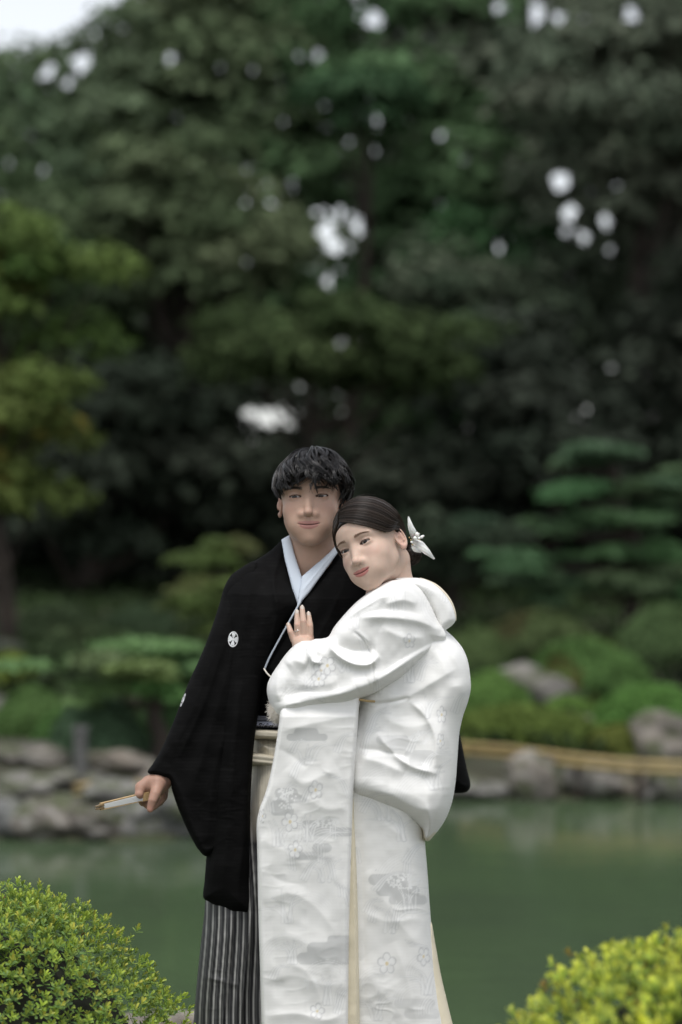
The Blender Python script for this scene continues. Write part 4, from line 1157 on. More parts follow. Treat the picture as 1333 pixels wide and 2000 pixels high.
FLOWERS = [(628, 1308, 22, .2, .85, 1), (640, 1300, 21, .9, .9, 1), (623, 1326, 19, .4, .85, 1), (863, 1396, 19, .3, .6, 1), (861, 1447, 17, .8, .5, 1),
           (617, 1543, 20, .5, .8, 1.05), (513, 1594, 15, 0, .5, 1), (567, 1605, 22, .7, .85, 1), (577, 1660, 20, .2, .8, 1), (756, 1882, 23, .35, .9, 1.05),
           (828, 1868, 19, .9, .75, 1.1), (620, 1975, 18, .1, .9, 1), (800, 1252, 16, .4, .8, 1), (735, 1700, 1, 0, 1, 1)]
def brocade(px, py, seed=0):
    P = np.stack([px, py], 1)
    C = np.tile(IVORY, (len(P), 1))
    # faint ground weave: horizontal reeds
    C *= (1 + .012 * np.sin(py * 2.2) + .02 * fbm(np.stack([px / 30, py / 12, np.full(len(px), seed + .5)], 1), 3))[:, None]
    # cloud bands
    mist(P, C, [(575, 622, 1430, 8), (560, 640, 1440, 7)]); mist(P, C, [(537, 582, 1548, 9), (540, 600, 1560, 8), (528, 570, 1572, 8), (530, 575, 1585, 8)])
    mist(P, C, [(590, 650, 1610, 8), (600, 690, 1625, 9)]); mist(P, C, [(610, 648, 1656, 9), (570, 630, 1672, 8)])
    mist(P, C, [(600, 690, 1852, 12), (580, 690, 1872, 12), (640, 690, 1835, 8)])
    mist(P, C, [(735, 800, 1445, 9), (760, 812, 1458, 8)], a=.6); mist(P, C, [(790, 850, 1475, 10), (800, 845, 1490, 8)], a=.7)
    mist(P, C, [(720, 800, 1718, 11), (735, 820, 1740, 10), (760, 835, 1758, 9)])
    mist(P, C, [(735, 790, 1335, 8), (760, 830, 1350, 7)], a=.25); mist(P, C, [(540, 585, 1350, 9), (560, 610, 1362, 7)], a=.3)
    mist(P, C, [(770, 850, 1960, 10), (790, 860, 1980, 10)], a=.5)
    # arching grasses, reeds and ripples woven in satin
    for cx, cy, r0, n, a0, a1 in ((640, 1665, 40, 5, 40, 170), (560, 1700, 50, 5, 20, 120), (800, 1730, 45, 5, 40, 165), (835, 1905, 26, 4, 30, 190), (815, 1960, 30, 4, 20, 180), (860, 1975, 22, 4, 60, 200),
                                  (590, 1380, 28, 4, 10, 170), (575, 1302, 34, 4, 80, 220), (820, 1340, 45, 4, 40, 130), (845, 1580, 60, 5, 90, 175), (760, 1560, 50, 4, 80, 200), (600, 1800, 42, 4, 30, 150),
                                  (560, 1880, 38, 4, 30, 170), (640, 1930, 36, 4, 30, 150), (740, 1935, 30, 4, 60, 190), (780, 1260, 40, 4, 20, 120), (865, 1180, 30, 3, 120, 260), (720, 1230, 44, 4, 40, 120)):
        arcs(P, C, cx, cy, r0, n, a0, a1)
    g = np.random.default_rng(21)
    for bx, by, n, L in ((600, 1640, 9, 70), (545, 1650, 8, 60), (800, 1780, 9, 75), (835, 1940, 9, 65), (560, 1800, 7, 70), (640, 1720, 6, 60), (840, 1400, 6, 60), (800, 1330, 8, 55), (850, 1540, 6, 70), (790, 1640, 7, 70),
                         (745, 1600, 5, 60), (570, 1880, 7, 60), (640, 1960, 7, 70), (735, 1990, 7, 60), (600, 1490, 6, 60), (690, 1225, 5, 50), (770, 1190, 6, 45), (760, 1820, 6, 70), (600, 1345, 6, 40), (670, 1310, 5, 40)):
        ls = []
        for i in range(n):
            s = g.normal() * .55; l = L * (.6 + .5 * g.random()); b = bx + g.normal() * 8
            ls.append([(b, by), (b + s * l * .35, by - l * .55), (b + s * l * 1.0, by - l * (.85 - .25 * abs(s)))])
        blades(P, C, ls)
    for i in range(46):
        bx, by = g.uniform(510, 900), g.uniform(1170, 2010); s0 = g.normal() * .8; L = 26 + 40 * g.random()
        blades(P, C, [[(bx + 5 * j, by + 2 * j), (bx + 5 * j + s0 * L * .4, by - L * .6), (bx + 5 * j + s0 * L * 1.1, by - L * (.85 - .1 * j))] for j in range(3)], 1.3)
    for cx, cy, rx, ry, n, sd in ((560, 1560, 22, 22, 60, 1), (640, 1605, 24, 12, 45, 2), (790, 1722, 34, 16, 90, 3), (825, 1440, 26, 13, 70, 4), (575, 1640, 26, 14, 40, 5), (545, 1340, 22, 16, 40, 6), (795, 1245, 20, 14, 40, 7), (610, 1920, 20, 12, 30, 8)):
        dots(P, C, cx, cy, rx, ry, n, sd)
    for f in FLOWERS: flower(P, C, *f)
    return C

def weave_material(name, attr, rough, scale, strength, sheen=.0, spec=.5, aniso=None):
    m = material(name, attr=attr, rough=rough, spec=spec, sheen=sheen)
    t = m.node_tree; b = t.nodes['Principled BSDF']
    tc = t.nodes['Texture Coordinate']
    w1 = t.nodes.new('ShaderNodeTexWave'); w1.wave_type = 'BANDS'; w1.bands_direction = 'Z'; w1.inputs['Scale'].default_value = scale; w1.inputs['Distortion'].default_value = 1.0; w1.inputs['Detail'].default_value = 2
    n = t.nodes.new('ShaderNodeTexNoise'); n.inputs['Scale'].default_value = 90; n.inputs['Detail'].default_value = 6
    for k in (w1, n): t.links.new(tc.outputs['Object'], k.inputs['Vector'])
    ad = t.nodes.new('ShaderNodeMath'); ad.operation = 'ADD'
    t.links.new(w1.outputs['Fac'], ad.inputs[0]); t.links.new(n.outputs['Fac'], ad.inputs[1])
    bp = t.nodes.new('ShaderNodeBump'); bp.inputs['Strength'].default_value = strength; bp.inputs['Distance'].default_value = .0015
    t.links.new(ad.outputs[0], bp.inputs['Height']); t.links.new(bp.outputs['Normal'], b.inputs['Normal'])
    return m

M_silk = weave_material('white_brocade_silk', 'Col', .42, 260, .08, sheen=.15)
M_lining = material('cream_silk_lining', base=(.78, .70, .53), rough=.55, bump=(200, .15, .001))
M_black = weave_material('black_ribbed_silk', 'Col', .85, 120, .12, sheen=.0, spec=.1)
M_collar = material('pale_blue_white_cotton', base=(.60, .66, .74), rough=.75, bump=(500, .15, .0008))
M_stripe = material('striped_hakama_silk', attr='Col', rough=.6, bump=(300, .12, .001))
M_obi = material('patterned_obi', attr='Col', rough=.65, bump=(400, .2, .001))
M_crest = material('white_crest_print', base=(.68, .69, .70), rough=.7)
M_cord = material('gold_brown_cord', base=(.42, .30, .14), rough=.6)
M_petal = material('white_petal', base=(.85, .85, .82), rough=.5, sss=.1, bump=(120, .2, .001))
M_metal = material('silver_metal', base=(.75, .72, .68), rough=.2, metal=1)
M_bamboo = material('bamboo', base=(.50, .34, .16), rough=.5, noise=(60, .35), bump=(200, .1, .001))
M_paper = material('white_fan_paper', base=(.62, .63, .62), rough=.8, bump=(300, .2, .001))
M_gilt = material('dark_gilt_tip', base=(.23, .16, .08), rough=.35, noise=(40, .5))
M_fluff = material('white_fleece', base=(.80, .75, .67), rough=.9, sheen=.3)
M_nail = material('pale_nail_polish', base=(.70, .62, .55), rough=.15, coat=.5)

def garment(name, mat, parent, outline, depth, thick, rim, paint=None, label=None, **kw):
    V, F, (px, py, fr) = cloth(outline, depth, thick, rim, **kw)
    me = new_mesh(name, V, F)
    if paint is not None: colour(me, paint(px, py))
    o = link(name, me, mat, parent)
    if label: o['label'] = label
    return o
def black_paint(px, py):
    v = .0035 + .0014 * fbm(np.stack([px / 40, py / 40, px * 0], 1), 3) + .002 * (np.sin(py * .9) > .2) * (vnoise(np.stack([px / 16, py / 9, px * 0 + 4], 1)) > .0)
    return np.stack([v, v * .98, v * .99], 1)
# ---------------------------------------------------------------- the man
def lerp(a, b, t): return a + (b - a) * t
def A_(pts, Y=6.2): return [at(p[0], p[1], Y if len(p) < 3 else p[2]) for p in pts]

man = thing('person', 'dark haired man in a black crested jacket and striped hakama, holding a closed fan', 'person', (-.09, 6.2, 0))
nb = from_head([(0, 1.0, -6), (0, 2.2, -13.5)], MAN_H)
neck = ([nb[0], nb[1], at(608, 1120, 6.205)], [.056, .055, .062])
tr = A_([(608, 1160), (605, 1300), (600, 1420), (600, 1560)], 6.215)
limbs = [
    (tr, [.082, .09, .085, .09], .06),
    (A_([(600, 1165, 6.24), (520, 1180, 6.24)]), [.05, .045], .04),
    (A_([(610, 1165, 6.25), (705, 1185, 6.28)]), [.05, .045], .04),
    (A_([(515, 1170, 6.2), (450, 1330, 6.16), (356, 1482, 6.135), (314, 1526, 6.128)]), [.04, .034, .022, .0235], .015),
    (A_([(705, 1175, 6.27), (800, 1330, 6.33), (840, 1480, 6.30)]), [.045, .04, .026], .03),
    (A_([(570, 1560, 6.2), (550, 1880, 6.2), (540, 2150, 6.22)]), [.08, .06, .045], .04),
    (A_([(630, 1560, 6.2), (640, 1880, 6.2), (655, 2150, 6.22)]), [.08, .06, .045], .04),
    (A_([(538, 2185, 6.2), (528, 2195, 6.02)]), [.04, .035], .03),
    (A_([(656, 2185, 6.2), (662, 2195, 6.02)]), [.04, .035], .03),
    # other hand, behind the woman's back
    (A_([(850, 1490, 6.28), (835, 1530, 6.2)]), [.035, .03], .02),
    (A_([(842, 1525, 6.22), (800, 1545, 6.17)]), [.011, .009], .012),
    (A_([(838, 1533, 6.2), (792, 1560, 6.16)]), [.011, .009], .012),
    (A_([(832, 1540, 6.2), (792, 1572, 6.16)]), [.011, .009], .012),
    (A_([(826, 1545, 6.2), (796, 1580, 6.16)]), [.01, .008], .012),
    (A_([(840, 1515, 6.18), (815, 1520, 6.13)]), [.012, .01], .012),
    # right hand: palm, thumb over the fan, index in front, the others curled round below
    (A_([(312, 1527, 6.126), (301, 1537, 6.116)]), [.027, .027], .015),
    (A_([(305, 1527, 6.101), (290, 1527, 6.101), (275, 1538, 6.091)]), [.02, .0155, .013], .014),
    (A_([(275, 1537, 6.091), (272, 1551, 6.081), (279, 1567, 6.111), (289, 1569, 6.126)]), [.0122, .011, .0098, .0088], .006),
    (A_([(311, 1531, 6.096), (303, 1551, 6.071), (298.5, 1563, 6.063), (294, 1580, 6.063)]), [.0155, .0132, .0115, .0088], .012),
    (A_([(312, 1532, 6.131), (302, 1560, 6.126), (290, 1573, 6.116), (284, 1567, 6.126)]), [.0135, .0115, .010, .009], .006),
    (A_([(318, 1533, 6.151), (314, 1562, 6.146), (300, 1575, 6.136), (291, 1570, 6.141)]), [.0135, .0115, .010, .009], .006),
    (A_([(322, 1535, 6.166), (321, 1556, 6.166), (312, 1568, 6.156), (304, 1566, 6.151)]), [.012, .010, .009, .008], .006),
]
c = MAN_H['pos']
xs = span(-.62, .42, [(-.535, -.43), (c[0] - .095, c[0] + .105)], .0013, .014)
ys = span(5.9, 6.5, [(c[1] - .13, c[1] - .03)], .0013, .012)
zs = span(-.02, 1.78, [(.77, .92), (c[2] - .13, c[2] + .05)], .0013, .014)
ys = np.unique(np.concatenate([ys, np.arange(6.02, 6.16, .002)]).astype(np.float32))
V, F = surface_nets(lambda P: skin_sdf(P, MAN_H, MAN, neck, limbs), xs, ys, zs)
me = new_mesh('body', V, F)
C = head_paint(to_head(V, MAN_H), MAN)
hand = (V[:, 0] < -.4) & (V[:, 2] < 1.0)
C[hand] = np.array((.36, .215, .16)) * (1 + .10 * fbm(V[hand] * 60, 3))[:, None]
pq = at(293.5, 1581, 6.056)
C[hand] = lerp(C[hand], np.array((.5, .25, .2)), (np.exp(-(length(V[hand] - pq) / .012) ** 2) * .6)[:, None])
colour(me, C); link('body', me, M_skin, man)
for s in (1, -1):
    V, F, C = eye_mesh(MAN_H, MAN, s, (-.2, -1, 0)); me = new_mesh('eye', V, F); colour(me, C); link('eye', me, M_eye, man)
hair_man(MAN_H, man)
hair_strips(MAN_H, MAN, man, 'man', lash=.2)

def torso_Y(cx, Y0, half, bulge):       # a trunk curves away to its sides
    return lambda px, py: Y0 + bulge * np.clip((px - cx) / half, -1.3, 1.3) ** 2
garment('black_kimono', M_black, man, [(560, 1085), (520, 1112), (495, 1200), (490, 1320), (494, 1420), (505, 1440), (620, 1440), (760, 1430), (775, 1300), (765, 1160), (715, 1105), (668, 1078), (655, 1090), (630, 1130), (586, 1182), (575, 1150)],
        lambda x, y: 6.215 - .02 * np.clip((y - 1080) / 120, 0, 1), .115, 130, black_paint, folds=[([(586, 1182), (545, 1250), (517, 1308), (512, 1400)], 7, .006, 2)], curve=False)
def coll_Y(px, py): return 6.082 + .00035 * (1182 - py) + .0000007 * (1182 - py) ** 2
garment('under_collar', M_collar, man, [(567, 1044), (575, 1078), (590, 1127), (600, 1150), (586, 1184), (581, 1180), (571, 1150), (556, 1090), (550, 1054)], lambda x, y: coll_Y(x, y) + .002, .006, 10, wrinkle=(.0006, 40), curve=False, step=1.6, label='pale blue white collar strip below the overlap')
garment('under_collar', M_collar, man, [(664, 1056), (645, 1078), (590, 1126), (586, 1150), (580, 1186), (604, 1158), (640, 1108), (666, 1072)], lambda x, y: coll_Y(x, y) - .007, .006, 10, wrinkle=(.0006, 40), curve=False, step=1.6, label='pale blue white collar strip lying on top',
        folds=[([(660, 1066), (620, 1118), (586, 1160)], 2, .002)])
V, F = tubes(catmull(A_([(588, 1174, 6.066), (570, 1206, 6.068), (543, 1254, 6.073), (525, 1288, 6.076), (517.5, 1306, 6.078)], 0), 24)[None], np.full((1, 24), .0027), 6)
link('collar_piping', new_mesh('collar_piping', V, F), M_collar, man)
V, F = tubes(catmull(A_([(516, 1306, 6.07), (518, 1309, 6.062), (522, 1315, 6.058), (530, 1322, 6.05), (560, 1330, 6.0)], 0), 16)[None], np.full((1, 16), .0021), 6)
link('jacket_cord', new_mesh('jacket_cord', V, F), material('white_cord', base=(.7, .66, .58), rough=.7), man)

hf = [([(527, 1100), (541, 1190), (520, 1300), (500, 1420)], 5, .007, 14), ([(500, 1110), (470, 1250), (455, 1420), (440, 1600)], 22, .010, 10),
      ([(515, 1320), (500, 1500), (470, 1700), (465, 1780)], 20, .010, 9), ([(470, 1330), (452, 1560), (430, 1760)], 16, .008), ([(440, 1500), (425, 1640), (412, 1740)], 12, .006),
      ([(560, 1060), (536, 1130), (545, 1200)], 10, .006, 4)]
garment('jacket_front', M_black, man, [(561, 1050), (548, 1058), (528, 1076), (500, 1094), (472, 1109), (450, 1130), (440, 1170), (436, 1300), (420, 1450), (408, 1580), (403, 1680), (400, 1720), (398, 1754), (410, 1762), (435, 1779), (455, 1785), (470, 1783), (486, 1782),
                                       (488, 1700), (490, 1560), (497, 1450), (505, 1392), (514, 1330), (530, 1275), (556, 1226), (582, 1182), (570, 1140), (563, 1095)],
        lambda x, y: 6.2 - .095 * np.clip((y - 1050) / 110, 0, 1) + .00035 * np.clip(500 - x, 0, 200), lambda x, y: .028 + .03 * np.clip((y - 1050) / 150, 0, 1), 45, black_paint, folds=hf, wrinkle=(.003, 70), seed=1, label='black ribbed jacket front with a broad turned collar')
sf = [([(470, 1125), (425, 1260), (375, 1390), (330, 1490)], 12, .008, 20), ([(480, 1180), (440, 1330), (405, 1450), (370, 1560)], 14, .012, 26), ([(440, 1250), (400, 1370), (350, 1480)], 9, .006), ([(440, 1420), (415, 1540), (405, 1650)], 16, .010),
      ([(330, 1505), (352, 1545), (372, 1600), (397, 1660)], 5, .004)]
garment('jacket_sleeve', M_black, man, [(500, 1096), (472, 1109), (452, 1124), (440, 1143), (429, 1180), (416, 1220), (402, 1258), (385, 1298), (368, 1335), (350, 1382), (333, 1425), (316, 1462), (300, 1490), (289, 1508), (300, 1515), (318, 1519), (331, 1523), (337, 1545), (346, 1572), (358, 1602),
                                        (374, 1636), (390, 1662), (402, 1672), (425, 1660), (455, 1600), (485, 1480), (500, 1350), (510, 1220), (520, 1130)],
        lambda x, y: 6.15 - .03 * np.clip((y - 1100) / 400, 0, 1), lambda x, y: .05 + .02 * np.clip((y - 1120) / 120, 0, 1) - .035 * np.clip((y - 1200) / 280, 0, 1), lambda x, y: 38 - 27 * np.clip((y - 1380) / 100, 0, 1), black_paint, folds=sf, wrinkle=(.003, 60), seed=2, label='black ribbed sleeve hanging from the lowered arm')
garment('jacket_back', M_black, man, [(664, 1062), (700, 1085), (742, 1108), (780, 1140), (830, 1215), (868, 1290), (885, 1360), (892, 1405), (902, 1450), (912, 1500), (919, 1536), (912, 1546), (880, 1549), (850, 1549), (800, 1540), (700, 1600), (600, 1750), (520, 1775), (500, 1600), (520, 1350), (560, 1200), (620, 1120)],
        lambda x, y: 6.33 - .12 * np.clip((1180 - y) / 110, 0, 1), .06, 50, black_paint, wrinkle=(.004, 60), seed=3, label='black jacket side and sleeve behind the woman')
garment('jacket_lapel', M_black, man, [(660, 1054), (700, 1084), (735, 1106), (760, 1140), (770, 1300), (700, 1420), (600, 1400), (530, 1330), (518, 1306), (542, 1254), (583, 1180), (630, 1114)],
        lambda x, y: 6.17 - .075 * np.clip((y - 1060) / 110, 0, 1), .02, 40, black_paint, wrinkle=(.002, 60), seed=4, folds=[([(690, 1085), (655, 1180), (590, 1300)], 6, .006, 18)], curve=False)

# crests: ring, petals of a four-lobed flower
def crest(cx, cy, rx, ry, Yf, tilt):
    parts = []
    def put(u, v, dy=0.):                 # disc coordinates -> place
        x = u * rx * math.cos(tilt) - v * ry * math.sin(tilt); y = u * rx * math.sin(tilt) + v * ry * math.cos(tilt)
        return at(cx + x, cy + y, Yf(cx + x, cy + y) + dy)
    n = 40
    a = np.linspace(0, 2 * np.pi, n, endpoint=False)
    def ringband(r0, r1, dy):
        V = np.concatenate([put(np.cos(a) * r0, np.sin(a) * r0, dy), put(np.cos(a) * r1, np.sin(a) * r1, dy)])
        i = np.arange(n); return V, np.stack([i, (i + 1) % n, n + (i + 1) % n, n + i], 1)
    parts.append(ringband(.84, 1.0, 0)); parts.append(ringband(.0, .13, -.0004))
    for k in range(4):
        t = k * np.pi / 2
        def petal(s, dy):
            r = np.array([.10, .28, .52, .70, .80]); w = np.array([.08, .20, .34, .36, .26]) * s
            L = np.stack([np.cos(t) * r - np.sin(t) * w, np.sin(t) * r + np.cos(t) * w], 1); Rr = np.stack([np.cos(t) * r + np.sin(t) * w, np.sin(t) * r - np.cos(t) * w], 1)
            V = np.concatenate([put(L[:, 0], L[:, 1], dy), put(Rr[:, 0], Rr[:, 1], dy)]); i = np.arange(4)
            return V, np.stack([i, i + 1, 5 + i + 1, 5 + i], 1)
        parts.append(petal(1.0, 0))
    V, F = join(parts)
    return V, F
def onto(V, F, target, off=.0012, thick=.0008):
    """lay a flat print on the cloth in front of it, with a thread's thickness"""
    from mathutils import Vector
    from mathutils.bvhtree import BVHTree
    ts = [BVHTree.FromPolygons([v.co[:] for v in o.data.vertices], [p.vertices[:] for p in o.data.polygons]) for o in target]
    out_ = []
    for v in V:
        d = np.array((v[0], v[1], v[2] - CAM_Z)); d /= np.linalg.norm(d)
        hs = [t.ray_cast(Vector((v[0], v[1] - 1.0, v[2])), Vector((0, 1, 0)))[0] for t in ts]; hs = [h.y for h in hs if h is not None]
        out_.append((v[0], (min(hs) if hs else v[1]) - off, v[2]))
    A = np.array(out_); B = A + (0, thick, 0)
    n = len(A); V2 = np.concatenate([A, B])
    E = {}
    for f in F:
        f = list(dict.fromkeys(f))
        for i in range(len(f)):
            e = (f[i], f[(i + 1) % len(f)]); k = (min(e), max(e)); E[k] = None if k in E else e
    W = [[e[1], e[0], e[0] + n, e[1] + n] for e in E.values() if e is not None]
    return V2, np.concatenate([np.asarray(F), np.asarray(F)[:, ::-1] + n, np.array(W)])
sleeve = [o for o in man.children if o.name.startswith('jacket_sleeve')][0]
front = [o for o in man.children if o.name.startswith('jacket_front')][0]
bpy.context.view_layer.update()
def crest_on(cx, cy, rx, ry, tilt, tgt):
    V, F = crest(cx, cy, rx, ry, lambda x, y: 6.05 + 0 * x, tilt)
    V, F = onto(V, F, tgt)
    link('crest', new_mesh('crest', V, F, False), M_crest, man)
crest_on(455.5, 1249, 10.2, 15.5, .12, (sleeve, front))
crest_on(354.5, 1371, 2.4, 14, .38, (sleeve, front))

# obi, hakama bands, hakama
def obi_paint(px, py):
    C = np.tile(np.array((.014, .016, .026)), (len(px), 1))
    ln = (np.abs(py - 1400) < 1.0) | (np.abs(py - 1404) < .9) | (np.abs(py - 1396.5) < .8)
    C[ln] = (.12, .13, .16)
    b = (py > 1412.5) & (py < 1420.5)
    z = vnoise(np.stack([px / 1.8, py / 1.8, px * 0], 1))
    C[b & (z > -.05)] = (.36, .38, .50)
    C[(np.abs(py - 1411) < .8)] = (.3, .32, .4)
    return C
garment('obi', M_obi, man, [(486, 1394), (520, 1394), (570, 1399), (640, 1402), (640, 1430), (570, 1427), (500, 1424), (486, 1423)], lambda x, y: 6.24, .128, 9, obi_paint, step=.9, wrinkle=(.0006, 30), curve=False)
def hak_paint(px, py):
    t = np.clip((py - 1545) / 95 + .25 * fbm(np.stack([px / 30, py / 90, px * 0 + 2], 1), 2), 0, 1)[:, None]
    cx = 520 + (px - 470) * 1 / (1 + .0006 * (py - 1500)); s = (cx + 3 * np.sin(py / 60)) % 10.2
    thin = np.clip(1.7 - np.abs(s - 2.4), 0, 1)[:, None]; thin2 = np.clip(1.1 - np.abs(s - 6.2), 0, 1)[:, None]
    top = np.array((.62, .57, .46)) * (1 - .2 * thin) * (1 - .15 * thin2)
    low = np.array((.011, .011, .013)) * (1 - thin) + np.array((.33, .325, .31)) * thin; low = low * (1 - .5 * thin2) + np.array((.17, .17, .165)) * .5 * thin2
    return top * (1 - t) + low * t
def band_paint(px, py):
    s = np.abs(np.sin(py * 1.05))
    return np.array((.68, .62, .49)) * (1 - .12 * (s > .93))[:, None]
wf = [([(505, 1452), (530, 1462), (560, 1460)], 5, .006), ([(500, 1466), (520, 1456), (548, 1450)], 4, .005)]
garment('hakama', M_stripe, man, [(497, 1440), (494, 1480), (488, 1530), (470, 1600), (430, 1680), (405, 1740), (399, 1790), (392, 1850), (385, 1920), (378, 2000), (370, 2090), (360, 2190), (520, 2200), (680, 2190), (660, 2000), (650, 1700), (645, 1440), (570, 1436)],
        lambda x, y: 6.235 + 0 * x, lambda x, y: .122 + .04 * np.clip((y - 1500) / 600, 0, 1), 45, hak_paint, step=1.8, wrinkle=(.003, 70), seed=6,
        folds=[([(512, 1500), (505, 1600), (500, 1760)], 5, .012, 12), ([(500, 1640), (488, 1800), (470, 2000), (465, 2150)], 5, .016, 14), ([(455, 1780), (445, 1900), (425, 2100)], 9, .012, 5), ([(490, 1780), (478, 1900), (455, 2080)], 4, .014, 9), ([(425, 1790), (412, 1930), (400, 2100)], 4, .008, 10),
               ([(395, 1905), (430, 1916), (470, 1925)], 6, .003), ([(525, 1502), (518, 1580), (512, 1680)], 3, .006, 8)] + wf)
garment('hakama_band', M_stripe, man, [(490, 1421), (520, 1421), (570, 1424), (640, 1424), (640, 1450), (570, 1449), (515, 1446), (490, 1444)], lambda x, y: 6.235, .131, 9, band_paint, step=1.4, wrinkle=(.001, 30), curve=False)
garment('hakama_band', M_stripe, man, [(484, 1467), (510, 1468), (550, 1473), (640, 1476), (640, 1505), (550, 1502), (506, 1497), (484, 1495)], lambda x, y: 6.235, .132, 9, band_paint, step=1.4, wrinkle=(.001, 30), curve=False, folds=[([(486, 1481), (540, 1487)], 2, -.002)])

# the fan in his hand: a thing of its own
fan = thing('folding_fan', 'closed bamboo and white paper fan held in the man\'s lowered hand', 'folding fan', tuple(at(240, 1566, 6.05)))
def bar(a, b, ha, hb, ta, tb, bevel=.25):
    """flat stick from a to b: heights ha, hb and thicknesses ta, tb (m) at its ends"""
    a = np.array(a); b = np.array(b); ax = (b - a) / np.linalg.norm(b - a)
    up = np.array((0, 0, 1.)); up -= ax * (up @ ax); up /= np.linalg.norm(up); sd = np.cross(ax, up)
    V = []
    for p, h, t in ((a, ha, ta), (lerp(a, b, .5), (ha + hb) / 2, (ta + tb) / 2), (b, hb, tb)):
        for u, w in ((-1, -1 + bevel), (-1, 1 - bevel), (-1 + bevel, 1), (1 - bevel, 1), (1, 1 - bevel), (1, -1 + bevel), (1 - bevel, -1), (-1 + bevel, -1)):
            V.append(p + up * h / 2 * u + sd * t / 2 * w)
    F = []
    for s in range(2):
        for k in range(8): F.append([s * 8 + k, s * 8 + (k + 1) % 8, s * 8 + 8 + (k + 1) % 8, s * 8 + 8 + k])
    for o in (0, 16): F += [[o, o + 1, o + 2, o + 3], [o, o + 3, o + 4, o + 7], [o + 4, o + 5, o + 6, o + 7]]
    return np.array(V), np.array(F)
P0, P1 = at(312, 1549, 6.11), at(196, 1575, 6.035)
def fp(t, up=0., out_=0.): return lerp(P0, P1, t) + np.array((0, -out_, up))
V, F = join([bar(fp(.14, -.001 + .0022 * k, .001 * (k % 2)), fp(.98, -.001 + .0012 * k, .001 * (k % 2)), .0019, .0016, .013, .010, .3) for k in range(-4, 5)])
link('paper_leaf', new_mesh('paper_leaf', V, F, False), M_paper, fan)
for dz, nm in ((.0105, 'guard_stick'), (-.0105, 'guard_stick')):
    V, F = bar(fp(0, dz * .9), fp(1.0, dz * .72 - .0005), .003, .0028, .013, .011); link('guard_stick', new_mesh('guard_stick', V, F, False), M_bamboo, fan)
V, F = join([bar(fp(.0, .0019 * k, 0), fp(.30, .0019 * k, .0005), .0018, .0018, .016, .0145, .2) for k in range(-5, 6)])
link('bamboo_rib', new_mesh('bamboo_rib', V, F, False), M_bamboo, fan)
for dz in (.0035, -.0040):
    V, F = bar(fp(.945, dz, .002), fp(1.075, dz * .8 - .001, .002), .0062, .004, .0135, .009); link('fan_tip', new_mesh('fan_tip', V, F, False), M_gilt, fan)
# ---------------------------------------------------------------- the woman
wom = thing('person', 'bride in a white brocade kimono leaning her head on the man beside her', 'person', (.1, 6.0, 0))
nb = from_head([(0, 2.4, -5)], WOM_H)
neck = ([nb[0], at(768, 1095, 6.005), at(765, 1160, 6.03)], [.046, .043, .055])
limbs = [
    (A_([(770, 1180, 6.03), (775, 1300, 6.03), (765, 1450, 6.03), (765, 1600, 6.03)]), [.06, .07, .06, .045], .04),
    (A_([(765, 1175, 6.02), (785, 1210, 5.975)]), [.045, .045], .04),
    (A_([(775, 1190, 6.07), (755, 1225, 6.14)]), [.04, .04], .03),
    (A_([(785, 1215, 5.975), (720, 1300, 5.94), (640, 1290, 5.95), (596, 1268, 6.0)]), [.04, .036, .03, .024], .02),
    (A_([(755, 1225, 6.14), (770, 1330, 6.15), (750, 1310, 6.12)]), [.045, .04, .03], .03),
    (A_([(740, 1600, 6.06), (735, 1880, 6.11), (735, 2170, 6.15)]), [.06, .055, .04], .03),
    (A_([(772, 1600, 6.06), (785, 1880, 6.11), (800, 2170, 6.15)]), [.045, .05, .04], .03),
    (A_([(733, 2185, 6.15), (720, 2195, 6.07)]), [.035, .028], .03),
    (A_([(800, 2185, 6.15), (790, 2195, 6.07)]), [.035, .028], .03),
    # left hand flat on his chest
    (A_([(596, 1270, 6.0), (592, 1256, 6.018)]), [.022, .0205], .02),
    (A_([(584, 1260, 6.02), (578, 1246, 6.024)]), [.015, .0105], .012),
    (A_([(602, 1262, 6.018), (604, 1247, 6.022)]), [.015, .0115], .012),
    (A_([(574, 1249, 6.023), (568, 1234, 6.018), (563.5, 1220, 6.026)]), [.0088, .0075, .0055], .004),
    (A_([(583, 1246, 6.02), (581, 1220, 6.012), (580.5, 1195, 6.022)]), [.0092, .0078, .0058], .003),
    (A_([(594, 1245, 6.018), (593, 1213, 6.008), (590.5, 1187, 6.02)]), [.0095, .0082, .006], .003),
    (A_([(606, 1247, 6.018), (606, 1222, 6.012), (603, 1199, 6.022)]), [.0092, .0078, .0058], .003),
    (A_([(604, 1270, 6.0), (612, 1268, 6.0), (619, 1264, 6.005)]), [.013, .0105, .008], .01),
]
c = WOM_H['pos']
xs = span(-.2, .34, [(-.14, -.06), (c[0] - .1, c[0] + .10)], .0013, .013)
ys = span(5.78, 6.26, [(c[1] - .13, c[1] + .05), (5.99, 6.05)], .0013, .012)
zs = span(-.03, 1.68, [(1.235, 1.355), (c[2] - .135, c[2] + .06)], .0013, .013)
V, F = surface_nets(lambda P: skin_sdf(P, WOM_H, WOMAN, neck, limbs), xs, ys, zs)
me = new_mesh('body', V, F)
hp = to_head(V, WOM_H)
C = head_paint(hp, WOMAN)
hand = (V[:, 0] < -.03) & (V[:, 2] < 1.37)
C[hand] = np.array((.54, .39, .31)) * (1 + .06 * fbm(V[hand] * 70, 3))[:, None]
for kx, ky in ((571, 1246), (581, 1243), (594, 1242), (607, 1244), (581, 1219), (593, 1212), (606, 1221), (568, 1234)):
    C[hand] = lerp(C[hand], np.array((.6, .34, .26)), (np.exp(-(length((V[hand] - at(kx, ky, 6.01)) * (1, .3, 1)) / .006) ** 2) * .4)[:, None])
colour(me, C); link('body', me, M_skin, wom)
